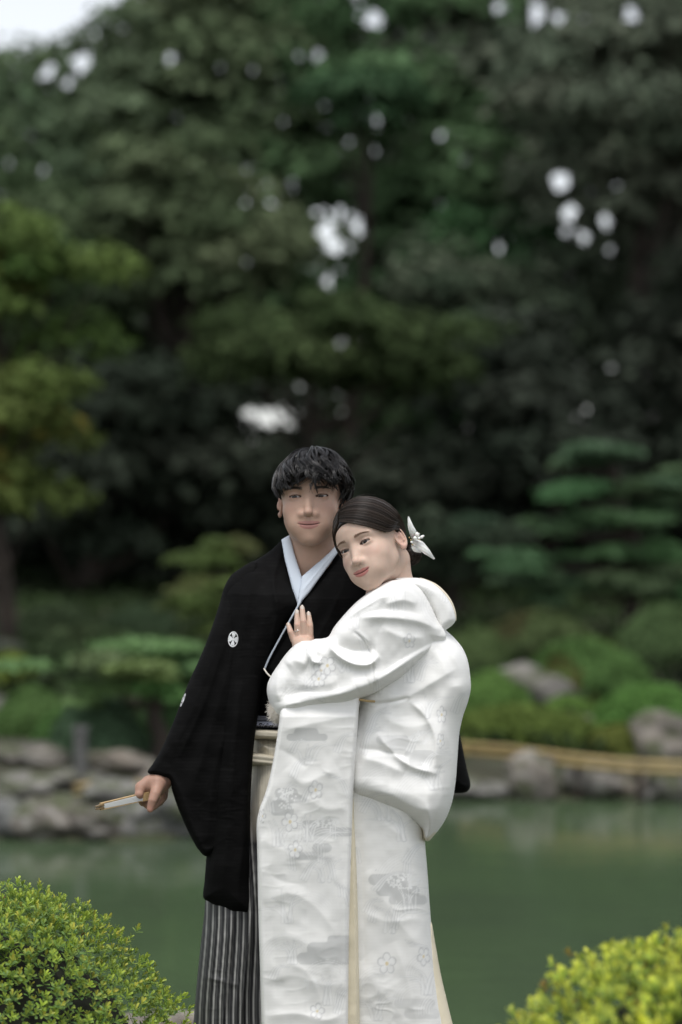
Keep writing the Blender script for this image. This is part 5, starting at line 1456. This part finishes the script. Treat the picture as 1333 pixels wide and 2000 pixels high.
for s in (1, -1):
    V, F, C = eye_mesh(WOM_H, WOMAN, s, (.22, -1, .06)); me = new_mesh('eye', V, F); colour(me, C); link('eye', me, M_eye, wom)
hair_woman(WOM_H, wom)
hair_strips(WOM_H, WOMAN, wom, 'woman', lash=.42)
# nails, ring
for (x0, y0, w, l, a, Yn) in ((564, 1222, 3.4, 6.5, -.2, 6.0215), (580.5, 1197, 4.0, 7.5, 0, 6.0165), (591, 1189, 4.1, 8, -.05, 6.0145), (603.3, 1201, 4.0, 7.5, -.1, 6.0165)):
    u = np.linspace(0, np.pi, 9); v = np.linspace(0, 2 * np.pi, 16, endpoint=False)
    U, W = np.meshgrid(u, v, indexing='ij')
    lx = np.sin(U) * np.cos(W) * w; ly = -np.cos(U) * l; lx = lx * np.where(ly < 0, (1 - (np.abs(ly) / l) ** 2 * .25), 1)
    pxs = x0 + lx * math.cos(a) - ly * math.sin(a); pys = y0 + lx * math.sin(a) + ly * math.cos(a)
    V = at(pxs, pys, Yn - np.sin(U) * np.sin(W) * .0022 + .00018 * (lx / w) ** 2 * 8).reshape(-1, 3)
    i = np.arange(8)[:, None]; j = np.arange(16)[None]
    F = np.stack([i * 16 + j, i * 16 + (j + 1) % 16, (i + 1) * 16 + (j + 1) % 16, (i + 1) * 16 + j], -1).reshape(-1, 4)
    link('nail', new_mesh('nail', V, F), M_nail, wom)
a = np.linspace(0, 2 * np.pi, 28)
rc = at(581.5, 1232, 6.017)
P = rc + np.stack([np.cos(a) * .0093, np.sin(a) * .0093, .002 * np.cos(a)], 1)
V, F = tubes(P[None], np.full((1, 28), .0009), 6)
st = np.array(surface_nets(lambda X: length((X - (rc + np.array((.001, -.0105, .0015)))) * (1, 1, 1)) - .0024, np.arange(rc[0] - .006, rc[0] + .008, .0008), np.arange(rc[1] - .016, rc[1] - .004, .0008), np.arange(rc[2] - .005, rc[2] + .007, .0008)), dtype=object)
V, F = join([(V, F), (st[0], st[1])])
link('ring', new_mesh('ring', V, F), M_metal, wom)

# hair flower: two long petals, small blossoms and beads
def petal(pts, widths, Ys, cup=.004, name='petal'):
    c = catmull([(*p, y * 200) for p, y in zip(pts, Ys)], 20); w = np.interp(np.linspace(0, 1, 20), np.linspace(0, 1, len(widths)), widths)
    T = np.gradient(c[:, :2], axis=0); T /= np.linalg.norm(T, axis=1, keepdims=True); N = np.stack([-T[:, 1], T[:, 0]], 1)
    u = np.linspace(-1, 1, 9)
    X = c[:, None, :2] + N[:, None] * (w[:, None] * u)[..., None]
    Y = c[:, None, 2] / 200 + cup * (u[None] ** 2 - .5) + .0015 * np.sin(u[None] * 9 + np.arange(20)[:, None] * .7)
    A = at(X[..., 0], X[..., 1], Y).reshape(-1, 3); B = A + (0, .0014, 0)
    i = np.arange(19)[:, None]; j = np.arange(8)[None]
    F = np.stack([i * 9 + j, i * 9 + j + 1, (i + 1) * 9 + j + 1, (i + 1) * 9 + j], -1).reshape(-1, 4)
    n = len(A)
    rimi = np.concatenate([np.arange(9), np.arange(1, 20) * 9 + 8, 19 * 9 + np.arange(7, -1, -1), np.arange(18, 0, -1) * 9])
    W = np.stack([rimi, np.roll(rimi, -1), np.roll(rimi, -1) + n, rimi + n], 1)
    return np.concatenate([A, B]), np.concatenate([F, F[:, ::-1] + n, W])
fl = link('hair_flower', None, None, wom, None)
fl.empty_display_size = .02
bpy.context.view_layer.update()
def flpart(name, V, F, mat=M_petal): return link(name, new_mesh(name, V, F), mat, fl)
flpart('petal', *petal([(812, 1056), (808, 1042), (802, 1026), (798, 1008)], [5, 7.5, 5, 1.2], [6.02, 6.0, 5.995, 6.0]))
flpart('petal', *petal([(806, 1055), (820, 1064), (834, 1077), (849, 1092)], [5, 9, 6.5, 1.5], [6.01, 5.995, 5.99, 6.0]))
flpart('petal', *petal([(808, 1053), (814, 1046), (818, 1040)], [4, 6.5, 3], [6.005, 5.99, 5.985]))
flpart('petal', *petal([(806, 1062), (812, 1072), (824, 1077)], [3, 6, 3], [6.02, 6.0, 6.0]))
for bx, by, br in ((815, 1044, 4.2), (824, 1049, 3.2), (819, 1051, 3), (811, 1051, 4), (804, 1059, 2.6), (827, 1047, 2.2)):
    q = at(bx, by, 5.985); rr = br * 5.985 / FPX
    V, F = surface_nets(lambda X: length(X - q) - rr * (1 + .15 * vnoise(X * 400)), *(np.arange(q[k] - rr * 1.6, q[k] + rr * 1.6, rr / 4) for k in range(3)))
    flpart('blossom', V, F)
for bx, by in ((803, 1055), (800, 1050), (806, 1064), (820, 1053)):
    q = at(bx, by, 5.985)
    V, F = surface_nets(lambda X: length(X - q) - .0022, *(np.arange(q[k] - .004, q[k] + .004, .0008) for k in range(3)))
    flpart('gold_bead', V, F, M_cord)

silk = lambda s: (lambda px, py: brocade(px, py, s))
lin = lambda px, py: np.tile(np.array((.78, .70, .53)), (len(px), 1))
HEM = [(688, 1563), (722, 1574), (760, 1588), (800, 1606), (823, 1622), (827, 1638), (836, 1643), (850, 1630)]
def upper_paint(px, py):
    C = brocade(px, py, 2)
    d, _, _, _ = seg_dist(np.stack([px, py], 1), HEM)
    w = np.clip((5.5 - d) / 2, 0, 1)[:, None]
    return C * (1 - w) + np.array((.78, .70, .53)) * w
# skirt
garment('kimono_skirt', M_silk, wom, [(660, 1470), (740, 1465), (800, 1480), (822, 1540), (828, 1600), (831, 1650), (836, 1710), (840, 1770), (846, 1840), (855, 1900), (867, 1960), (878, 2010), (890, 2080), (905, 2200), (780, 2212), (600, 2205), (590, 1900), (600, 1650), (630, 1560)],
        lambda x, y: 6.055 + .00013 * np.clip(y - 1480, 0, 800), .125, 52, silk(1), wrinkle=(.003, 55), seed=11, fold_gain=.5,
        folds=[([(720, 1700), (770, 1790), (830, 1860)], 16, .006), ([(700, 1880), (740, 1930), (800, 2000), (850, 2050)], 18, .008, 30), ([(700, 1640), (760, 1660), (830, 1650)], 20, .004), ([(705, 1780), (760, 1800), (820, 1790)], 14, .004, 8), ([(830, 1700), (836, 1800), (850, 1900)], 8, .005),
               ([(706, 1960), (760, 1930), (810, 1900)], 12, .003), ([(704, 1620), (710, 1800), (714, 2000)], 6, -.004), ([(740, 1600), (790, 1640), (825, 1700)], 14, .006), ([(770, 1840), (800, 1930), (815, 2010)], 12, .005)])
garment('skirt_lining', M_lining, wom, [(842, 1800), (851, 1845), (862, 1905), (876, 1965), (889, 2020), (902, 2100), (915, 2195), (850, 2195), (830, 1950)], lambda x, y: 6.1, .06, 25, wrinkle=(.002, 40))
# bloused upper part over the sash
garment('kimono_upper', M_silk, wom, [(692, 1372), (698, 1330), (740, 1250), (790, 1180), (840, 1170), (868, 1226), (888, 1246), (904, 1266), (914, 1290), (919, 1322), (920, 1345), (914, 1372), (905, 1398), (898, 1430), (894, 1480), (890, 1530), (882, 1572), (868, 1605), (848, 1632), (836, 1643), (827, 1638), (823, 1622),
                                      (800, 1606), (760, 1588), (722, 1574), (688, 1563), (670, 1540), (668, 1440)],
        lambda x, y: 6.05 + .00018 * np.clip(x - 760, 0, 200), lambda x, y: .135 + .02 * np.clip((y - 1400) / 150, 0, 1), 52, upper_paint, wrinkle=(.003, 50), seed=12, fold_gain=.7,
        folds=[([(736, 1432), (760, 1462), (800, 1495), (856, 1512)], 7, .016, 12), ([(700, 1462), (740, 1466), (770, 1472), (800, 1480)], 5, -.009, 8), ([(700, 1478), (745, 1490), (790, 1510)], 12, .010), ([(800, 1368), (832, 1400), (850, 1440), (853, 1500)], 6, .012, 14),
               ([(870, 1390), (860, 1440), (866, 1540), (850, 1610)], 9, .007), ([(712, 1378), (705, 1430), (700, 1500)], 5, -.007, 9), ([(740, 1366), (790, 1362), (850, 1330), (900, 1300)], 10, .010, 20), ([(720, 1376), (760, 1372), (800, 1362)], 4, -.010),
               ([(700, 1540), (760, 1552), (820, 1580), (860, 1580)], 18, .008, 9), ([(693, 1556), (750, 1576), (822, 1612)], 4, -.004), ([(880, 1270), (900, 1310), (905, 1370)], 9, .008), ([(850, 1262), (880, 1290), (890, 1340)], 8, -.007, 14), ([(868, 1420), (884, 1480), (876, 1560)], 7, .006), ([(745, 1400), (800, 1420), (850, 1410)], 14, .006)])
# wide collar standing off the nape
garment('kimono_collar', M_silk, wom, [(770, 1131), (800, 1128), (828, 1131), (848, 1141), (866, 1157), (880, 1176), (888, 1196), (890, 1212), (884, 1221), (872, 1230), (862, 1238), (852, 1222), (842, 1200), (828, 1174), (812, 1156), (790, 1146)],
        lambda x, y: 5.975 + .0006 * np.clip(x - 800, 0, 120), .045, 16, silk(3), wrinkle=(.0015, 40), seed=13, folds=[([(850, 1146), (874, 1172), (884, 1205)], 4, .004), ([(800, 1140), (835, 1168), (860, 1230)], 5, -.006)])
garment('collar_edge', M_lining, wom, [(820, 1128), (850, 1139), (870, 1156), (884, 1176), (891.5, 1200), (891, 1213), (886, 1205), (876, 1178), (858, 1154), (838, 1140)], lambda x, y: 6.03 + .0006 * np.clip(x - 800, 0, 120), .03, 5, wrinkle=(.0006, 40), step=1.4)
# hanging sleeve
garment('sleeve_lining', M_lining, wom, [(684, 1560), (689, 1556), (692, 1600), (696, 1680), (699, 1770), (701, 1880), (703, 2000), (704, 2130), (670, 2130), (670, 1800)], lambda x, y: 5.918 + .00012 * np.clip(y - 1420, 0, 800), .016, 8, wrinkle=(.0012, 30), folds=[([(690, 1620), (694, 1800), (697, 2100)], 3, .004)])
garment('kimono_sleeve', M_silk, wom, [(552, 1380), (600, 1352), (660, 1338), (703, 1330), (701, 1390), (697, 1450), (692, 1520), (689, 1580), (687, 1650), (684, 1750), (682, 1850), (681, 1950), (680, 2050), (679, 2130), (600, 2140), (515, 2132), (512, 2050), (510, 1950), (507, 1850), (504, 1740), (503, 1660), (502, 1606), (508, 1578), (520, 1545), (530, 1505), (540, 1450), (545, 1415)],
        lambda x, y: 5.897 + .00012 * np.clip(600 - x, 0, 100) + .0004 * np.clip(1400 - y, 0, 80) + .00012 * np.clip(y - 1420, 0, 800), lambda x, y: .026 - .008 * np.clip((y - 1400) / 400, 0, 1), 9, silk(4), wrinkle=(.0028, 62), seed=14, fold_gain=.42, label='long hanging sleeve of white brocade with woven flowers',
        folds=[([(560, 1500), (590, 1530), (620, 1520), (660, 1500)], 14, .008), ([(545, 1430), (590, 1418), (650, 1405), (700, 1395)], 10, .009, 16), ([(540, 1460), (570, 1475), (600, 1500)], 9, -.006, 14), ([(600, 1560), (640, 1580), (680, 1575)], 12, .006), ([(510, 1640), (560, 1665), (600, 1700)], 14, .007, 22),
               ([(515, 1760), (570, 1745), (620, 1775), (660, 1830)], 14, .007), ([(508, 1840), (560, 1830), (620, 1850), (680, 1840)], 16, .005), ([(510, 1920), (570, 1905), (640, 1925), (678, 1915)], 12, .007, 20), ([(515, 1985), (580, 1980), (640, 1992), (680, 1975)], 12, .008, 8), ([(580, 1560), (575, 1620), (590, 1680)], 12, .005),
               ([(640, 1650), (655, 1720), (650, 1800)], 14, .005), ([(530, 1790), (535, 1850), (540, 1950)], 10, -.004), ([(680, 1400), (672, 1600), (668, 1800), (666, 2000)], 4, -.0022), ([(560, 1880), (600, 1900), (630, 1960)], 10, .005), ([(520, 1700), (550, 1720), (600, 1730)], 10, -.005)])
# the arm's part of the sleeve, from the shoulder to the wrist
garment('sleeve_arm', M_silk, wom, [(736, 1146), (770, 1133), (800, 1136), (822, 1150), (842, 1182), (856, 1212), (868, 1230), (872, 1246), (850, 1268), (820, 1292), (790, 1318), (760, 1338), (735, 1352), (705, 1364), (670, 1376), (640, 1381), (610, 1388), (580, 1400), (556, 1404), (540, 1396), (528, 1376), (522, 1354), (523, 1336), (531, 1318), (544, 1298),
                                    (556, 1281), (567, 1268), (580, 1257), (592, 1252), (608, 1251), (616, 1248), (630, 1247), (642, 1243), (652, 1226), (668, 1206), (690, 1182), (712, 1163)],
        lambda x, y: 5.945 - .03 * np.exp(-((x - 720) / 90) ** 2) + .0003 * np.clip(580 - x, 0, 60) + .04 * np.clip((x - 790) / 80, 0, 1), lambda x, y: .074 - .018 * np.clip((640 - x) / 120, 0, 1) - .03 * np.clip((x - 740) / 120, 0, 1), 34, silk(5), wrinkle=(.003, 45), seed=15, label='white brocade sleeve drawn round the bent arm to the wrist',
        folds=[([(640, 1250), (655, 1275), (688, 1296), (722, 1298), (742, 1280)], 6, .015, 13), ([(650, 1258), (690, 1270), (735, 1268)], 13, -.014), ([(600, 1256), (604, 1276), (612, 1292), (630, 1296)], 5, .010, 9), ([(620, 1250), (616, 1272), (622, 1288)], 6, -.010), ([(560, 1300), (575, 1290), (600, 1300)], 14, .008),
               ([(690, 1232), (712, 1252), (726, 1285), (731, 1345)], 2.2, -.004), ([(694, 1230), (716, 1250), (731, 1285), (736, 1345)], 4, .003), ([(700, 1205), (760, 1206), (820, 1214), (862, 1232)], 9, .011, 22), ([(668, 1222), (720, 1196), (770, 1190), (830, 1200)], 9, -.006, 15), ([(790, 1140), (815, 1160), (835, 1195), (856, 1226)], 3, -.006, 5),
               ([(735, 1322), (780, 1290), (830, 1262), (868, 1242)], 9, -.010, 20), ([(700, 1348), (750, 1322), (800, 1290), (850, 1258)], 8, .012, 14), ([(535, 1384), (570, 1376), (620, 1366), (680, 1352), (720, 1336)], 9, .013, 16), ([(545, 1362), (590, 1352), (640, 1350), (690, 1336)], 10, -.007, 16), ([(690, 1180), (720, 1168), (760, 1165)], 8, .006),
               ([(655, 1228), (690, 1200), (740, 1170)], 3, .004, 8), ([(548, 1310), (540, 1340), (545, 1370)], 8, .006), ([(580, 1336), (620, 1340), (660, 1330)], 16, .006), ([(745, 1225), (790, 1245), (830, 1245)], 12, .006), ([(752, 1180), (790, 1172), (815, 1180)], 8, .005)])
# cord of the sash showing under the arm
V, F = tubes(catmull(A_([(694, 1366, 5.9), (706, 1367, 5.893), (718, 1369, 5.89), (732, 1370, 5.9)], 0), 14)[None], np.full((1, 14), .0034), 6)
link('sash_cord', new_mesh('sash_cord', V, F), M_cord, wom)
# fleecy sleeve trim below the wrist
q = at(548, 1388, 5.965)
V, F = surface_nets(lambda X: ell(X, q, (.026, .035, .030)), *(np.arange(q[k] - .05, q[k] + .05, .003) for k in range(3)))
g = np.random.default_rng(9); d = g.normal(size=(2600, 3)); d /= np.linalg.norm(d, axis=1, keepdims=True)
t = np.linspace(0, 1, 4)
P = q + d[:, None] * np.array((.025, .034, .029)) + (d[:, None] + .8 * g.normal(size=(2600, 1, 3)) * t[None, :, None]) * (t * .006)[None, :, None]
V2, F2 = tubes(P, np.tile(.0007 * (1.1 - t), (2600, 1)))
V, F = join([(V, F), (V2, F2)])
link('fleece_trim', new_mesh('fleece_trim', V, F), M_fluff, wom)
# ---------------------------------------------------------------- clipped bushes in front
M_bleaf = foliage_material('box_leaves', spec=.28, rough=.38, trans=.34)
def leaf_shape():
    """one small obovate leaf along +x, folded at the midrib and drooping: 8 points"""
    u = np.array([0, .38, .72, 1.0]); w = np.array([.03, .135, .115, .0])
    zc = np.array([0, .03, .03, -.05])
    V = []
    for a, b, z in zip(u[:3], w[:3], zc[:3]): V += [(a, -b, z + b * .35), (a, 0, z), (a, b, z + b * .35)]
    V.append((1, 0, zc[3]))
    F = [[0, 1, 4, 3], [1, 2, 5, 4], [3, 4, 7, 6], [4, 5, 8, 7], [6, 7, 9, 9], [7, 8, 9, 9]]
    return np.array(V, float), np.array(F)
LV, LF = leaf_shape()
def frames(N, g):
    N = N / np.linalg.norm(N, axis=1, keepdims=True)
    A = np.cross(N, g.normal(size=N.shape)); A /= np.linalg.norm(A, axis=1, keepdims=True)
    return np.stack([A, np.cross(N, A), N], -1)               # columns x, y, z
def sprig_geo(n, g, Ls, young):
    """whorl of leaves round +z"""
    Vs, Fs, o = [], [], 0; K = []
    for k in range(n):
        a = k * 2.4 + g.random() * .6; el = np.radians(18 + 50 * (k / n) ** 1.2 + 10 * g.normal())
        L = Ls * (.75 + .4 * g.random()) * (1 - .25 * k / n)
        v = LV * L; v[:, 1] *= .95 + .3 * g.random()
        ce, se = math.cos(el), math.sin(el)
        v = np.stack([v[:, 0] * ce - v[:, 2] * se, v[:, 1], v[:, 0] * se + v[:, 2] * ce], 1)
        ca, sa = math.cos(a), math.sin(a)
        v = np.stack([v[:, 0] * ca - v[:, 1] * sa, v[:, 0] * sa + v[:, 1] * ca, v[:, 2] + .0018 * k], 1)
        Vs.append(v); Fs.append(LF + o); o += len(v); K.append(k / n)
    return np.concatenate(Vs), np.concatenate(Fs), np.repeat(K, len(LV))
def front_bush(label, c, R, n, Ls, greens, seed, yellow):
    g = np.random.default_rng(seed)
    root = thing('azalea_bush', label, 'bush', (c[0], c[1], 0), 'clipped bushes in front')
    d = g.normal(size=(n, 3)); d /= np.linalg.norm(d, axis=1, keepdims=True)
    d[:, 2] = np.where(d[:, 2] < -.8, -d[:, 2], d[:, 2])
    d[:, 1] = np.where((d[:, 1] > .45) & (g.random(n) < .8), -d[:, 1], d[:, 1])
    lump = 1 + .045 * fbm(d * 4 + seed, 3)
    lay = g.random(n) ** 1.25
    r = lump * (1.0 - .16 * lay) + np.where(g.random(n) < .12, .055 * g.random(n), 0)
    P = np.array(c) + d * r[:, None] * R
    keep = P[:, 2] > .02; P, d, lay = P[keep], d[keep], lay[keep]; n = len(P)
    N = d / np.array(R) ** 2 * R[0] ** 2 + g.normal(size=(n, 3)) * .32 + (0, 0, .5)
    M = frames(N, g)
    tone = fbm(P * 9 + seed, 3)
    def col(i, K):
        y = np.clip(yellow + .55 * tone[i] + .25 * g.normal() - .45 * lay[i], 0, 1)
        base = np.array(greens[0]) * (1 - y) + np.array(greens[1]) * y
        young = K[:, None] ** 1.2 * .75
        c_ = base * (1 - young) + np.array(greens[2]) * young
        if g.random() < .012: c_ = c_ * .3 + np.array((.22, .075, .03)) * .7
        tip = np.clip(K[:, None] - .35, 0, 1) * (g.random() < .16)          # yellowed or rusty tips on some shoots
        c_ = c_ * (1 - tip) + np.array((.40, .30, .05)) * tip
        grey = (1 - K[:, None]) * .3 * g.random()                             # older, greyer leaves below
        c_ = c_ * (1 - grey) + np.array((.11, .16, .09)) * grey
        return c_ * (.82 + .72 * g.random())
    # the sprigs that show largest are parts of their own; the rest is one mass
    view = np.array((0, 0, CAM_Z)) - P; dist = np.linalg.norm(view, axis=1)
    facing = (view / dist[:, None] * d).sum(1)
    px = 666.5 + FPX * P[:, 0] / P[:, 1]; py = 1000 - FPX * (P[:, 2] - CAM_Z) / P[:, 1]
    vis = (px > 0) & (px < 1333) & (py < 2000) & (facing > .05)
    score = np.where(vis, 1 - lay, -5); order = np.argsort(-score)
    own = set(order[:300].tolist())
    Vs, Fs, Cs, o = [], [], [], 0
    protos = []
    for q in range(14):
        v, f, K = sprig_geo(int(g.integers(7, 10)), g, Ls, 0); i = order[q * 20]
        me = new_mesh('leaf_sprig', v, f, False); colour(me, col(i, K)); me.materials.append(M_bleaf); protos.append(me)
    from mathutils import Matrix
    for i in range(n):
        if i in own:
            ob = bpy.data.objects.new('leaf_sprig', protos[int(g.integers(14))]); COL.objects.link(ob); ob.parent = root
            R3 = M[i] * (.85 + .35 * g.random()); T = P[i] - np.array(root.location)
            ob.matrix_local = Matrix([[*R3[0], T[0]], [*R3[1], T[1]], [*R3[2], T[2]], [0, 0, 0, 1]])
            continue
        v, f, K = geo[int(g.integers(24))]
        v = (v * (Ls / .024) * (.85 + .35 * g.random())) @ M[i].T + P[i]
        Vs.append(v); Fs.append(f + o); Cs.append(col(i, K)); o += len(v)
    me = new_mesh('foliage', np.concatenate(Vs), np.concatenate(Fs), False); colour(me, np.concatenate(Cs)); tag(link('foliage', me, M_bleaf, root), kind='stuff')
    a = np.linspace(0, np.pi, 20); b = np.linspace(0, 2 * np.pi, 32, endpoint=False); A, B = np.meshgrid(a, b, indexing='ij')
    D = np.stack([np.sin(A) * np.cos(B), np.sin(A) * np.sin(B), np.cos(A)], -1).reshape(-1, 3)
    V = np.array(c) + D * (.80 * (1 + .045 * fbm(D * 4 + seed, 3)))[:, None] * R; V[:, 2] = np.maximum(V[:, 2], -.02)
    i = np.arange(19)[:, None]; j = np.arange(32)[None]
    F = np.stack([i * 32 + j, i * 32 + (j + 1) % 32, (i + 1) * 32 + (j + 1) % 32, (i + 1) * 32 + j], -1).reshape(-1, 4)
    link('shade_core', new_mesh('shade_core', V, F), M_core, root)  # closed dark shell added inside the bush, standing in for its shaded depth
gg = np.random.default_rng(31)
geo = [sprig_geo(int(gg.integers(6, 10)), gg, .024, 0) for _ in range(24)]
front_bush('green clipped bush in sharp focus at the lower left', (-.93, 5.95, .10), np.array((.60, .52, .555)) , 7600, .0215, ((.09, .18, .05), (.27, .40, .06), (.46, .52, .07)), 301, .42)
front_bush('yellow green clipped bush, blurred, at the lower right', (.80, 4.55, .325), np.array((.62, .5, .455)) , 6800, .0235, ((.16, .28, .05), (.52, .58, .08), (.68, .66, .10)), 302, .62)
# edging stones of the near bank
for k, (x, w) in enumerate(((-1.55, .5), (-1.05, .46), (-.52, .5), (.02, .48), (.55, .5), (1.1, .52), (1.65, .5))):
    o = link('edging_stone', rock_mesh(w * .56, .17, .12, 400 + k, .12), M_rock); o.location = (x, 7.22, -.03 if k == 2 else -.12)
    tag(o, ['low edging stone of the near bank, outermost on the left', 'low edging stone of the near bank behind the left bush', 'pale edging stone showing between the left bush and the hakama', 'low edging stone of the near bank behind the man', 'low edging stone of the near bank behind the bride', 'low edging stone of the near bank behind the right bush', 'low edging stone of the near bank, outermost on the right'][k], 'stone', 'edging stones of the near bank')
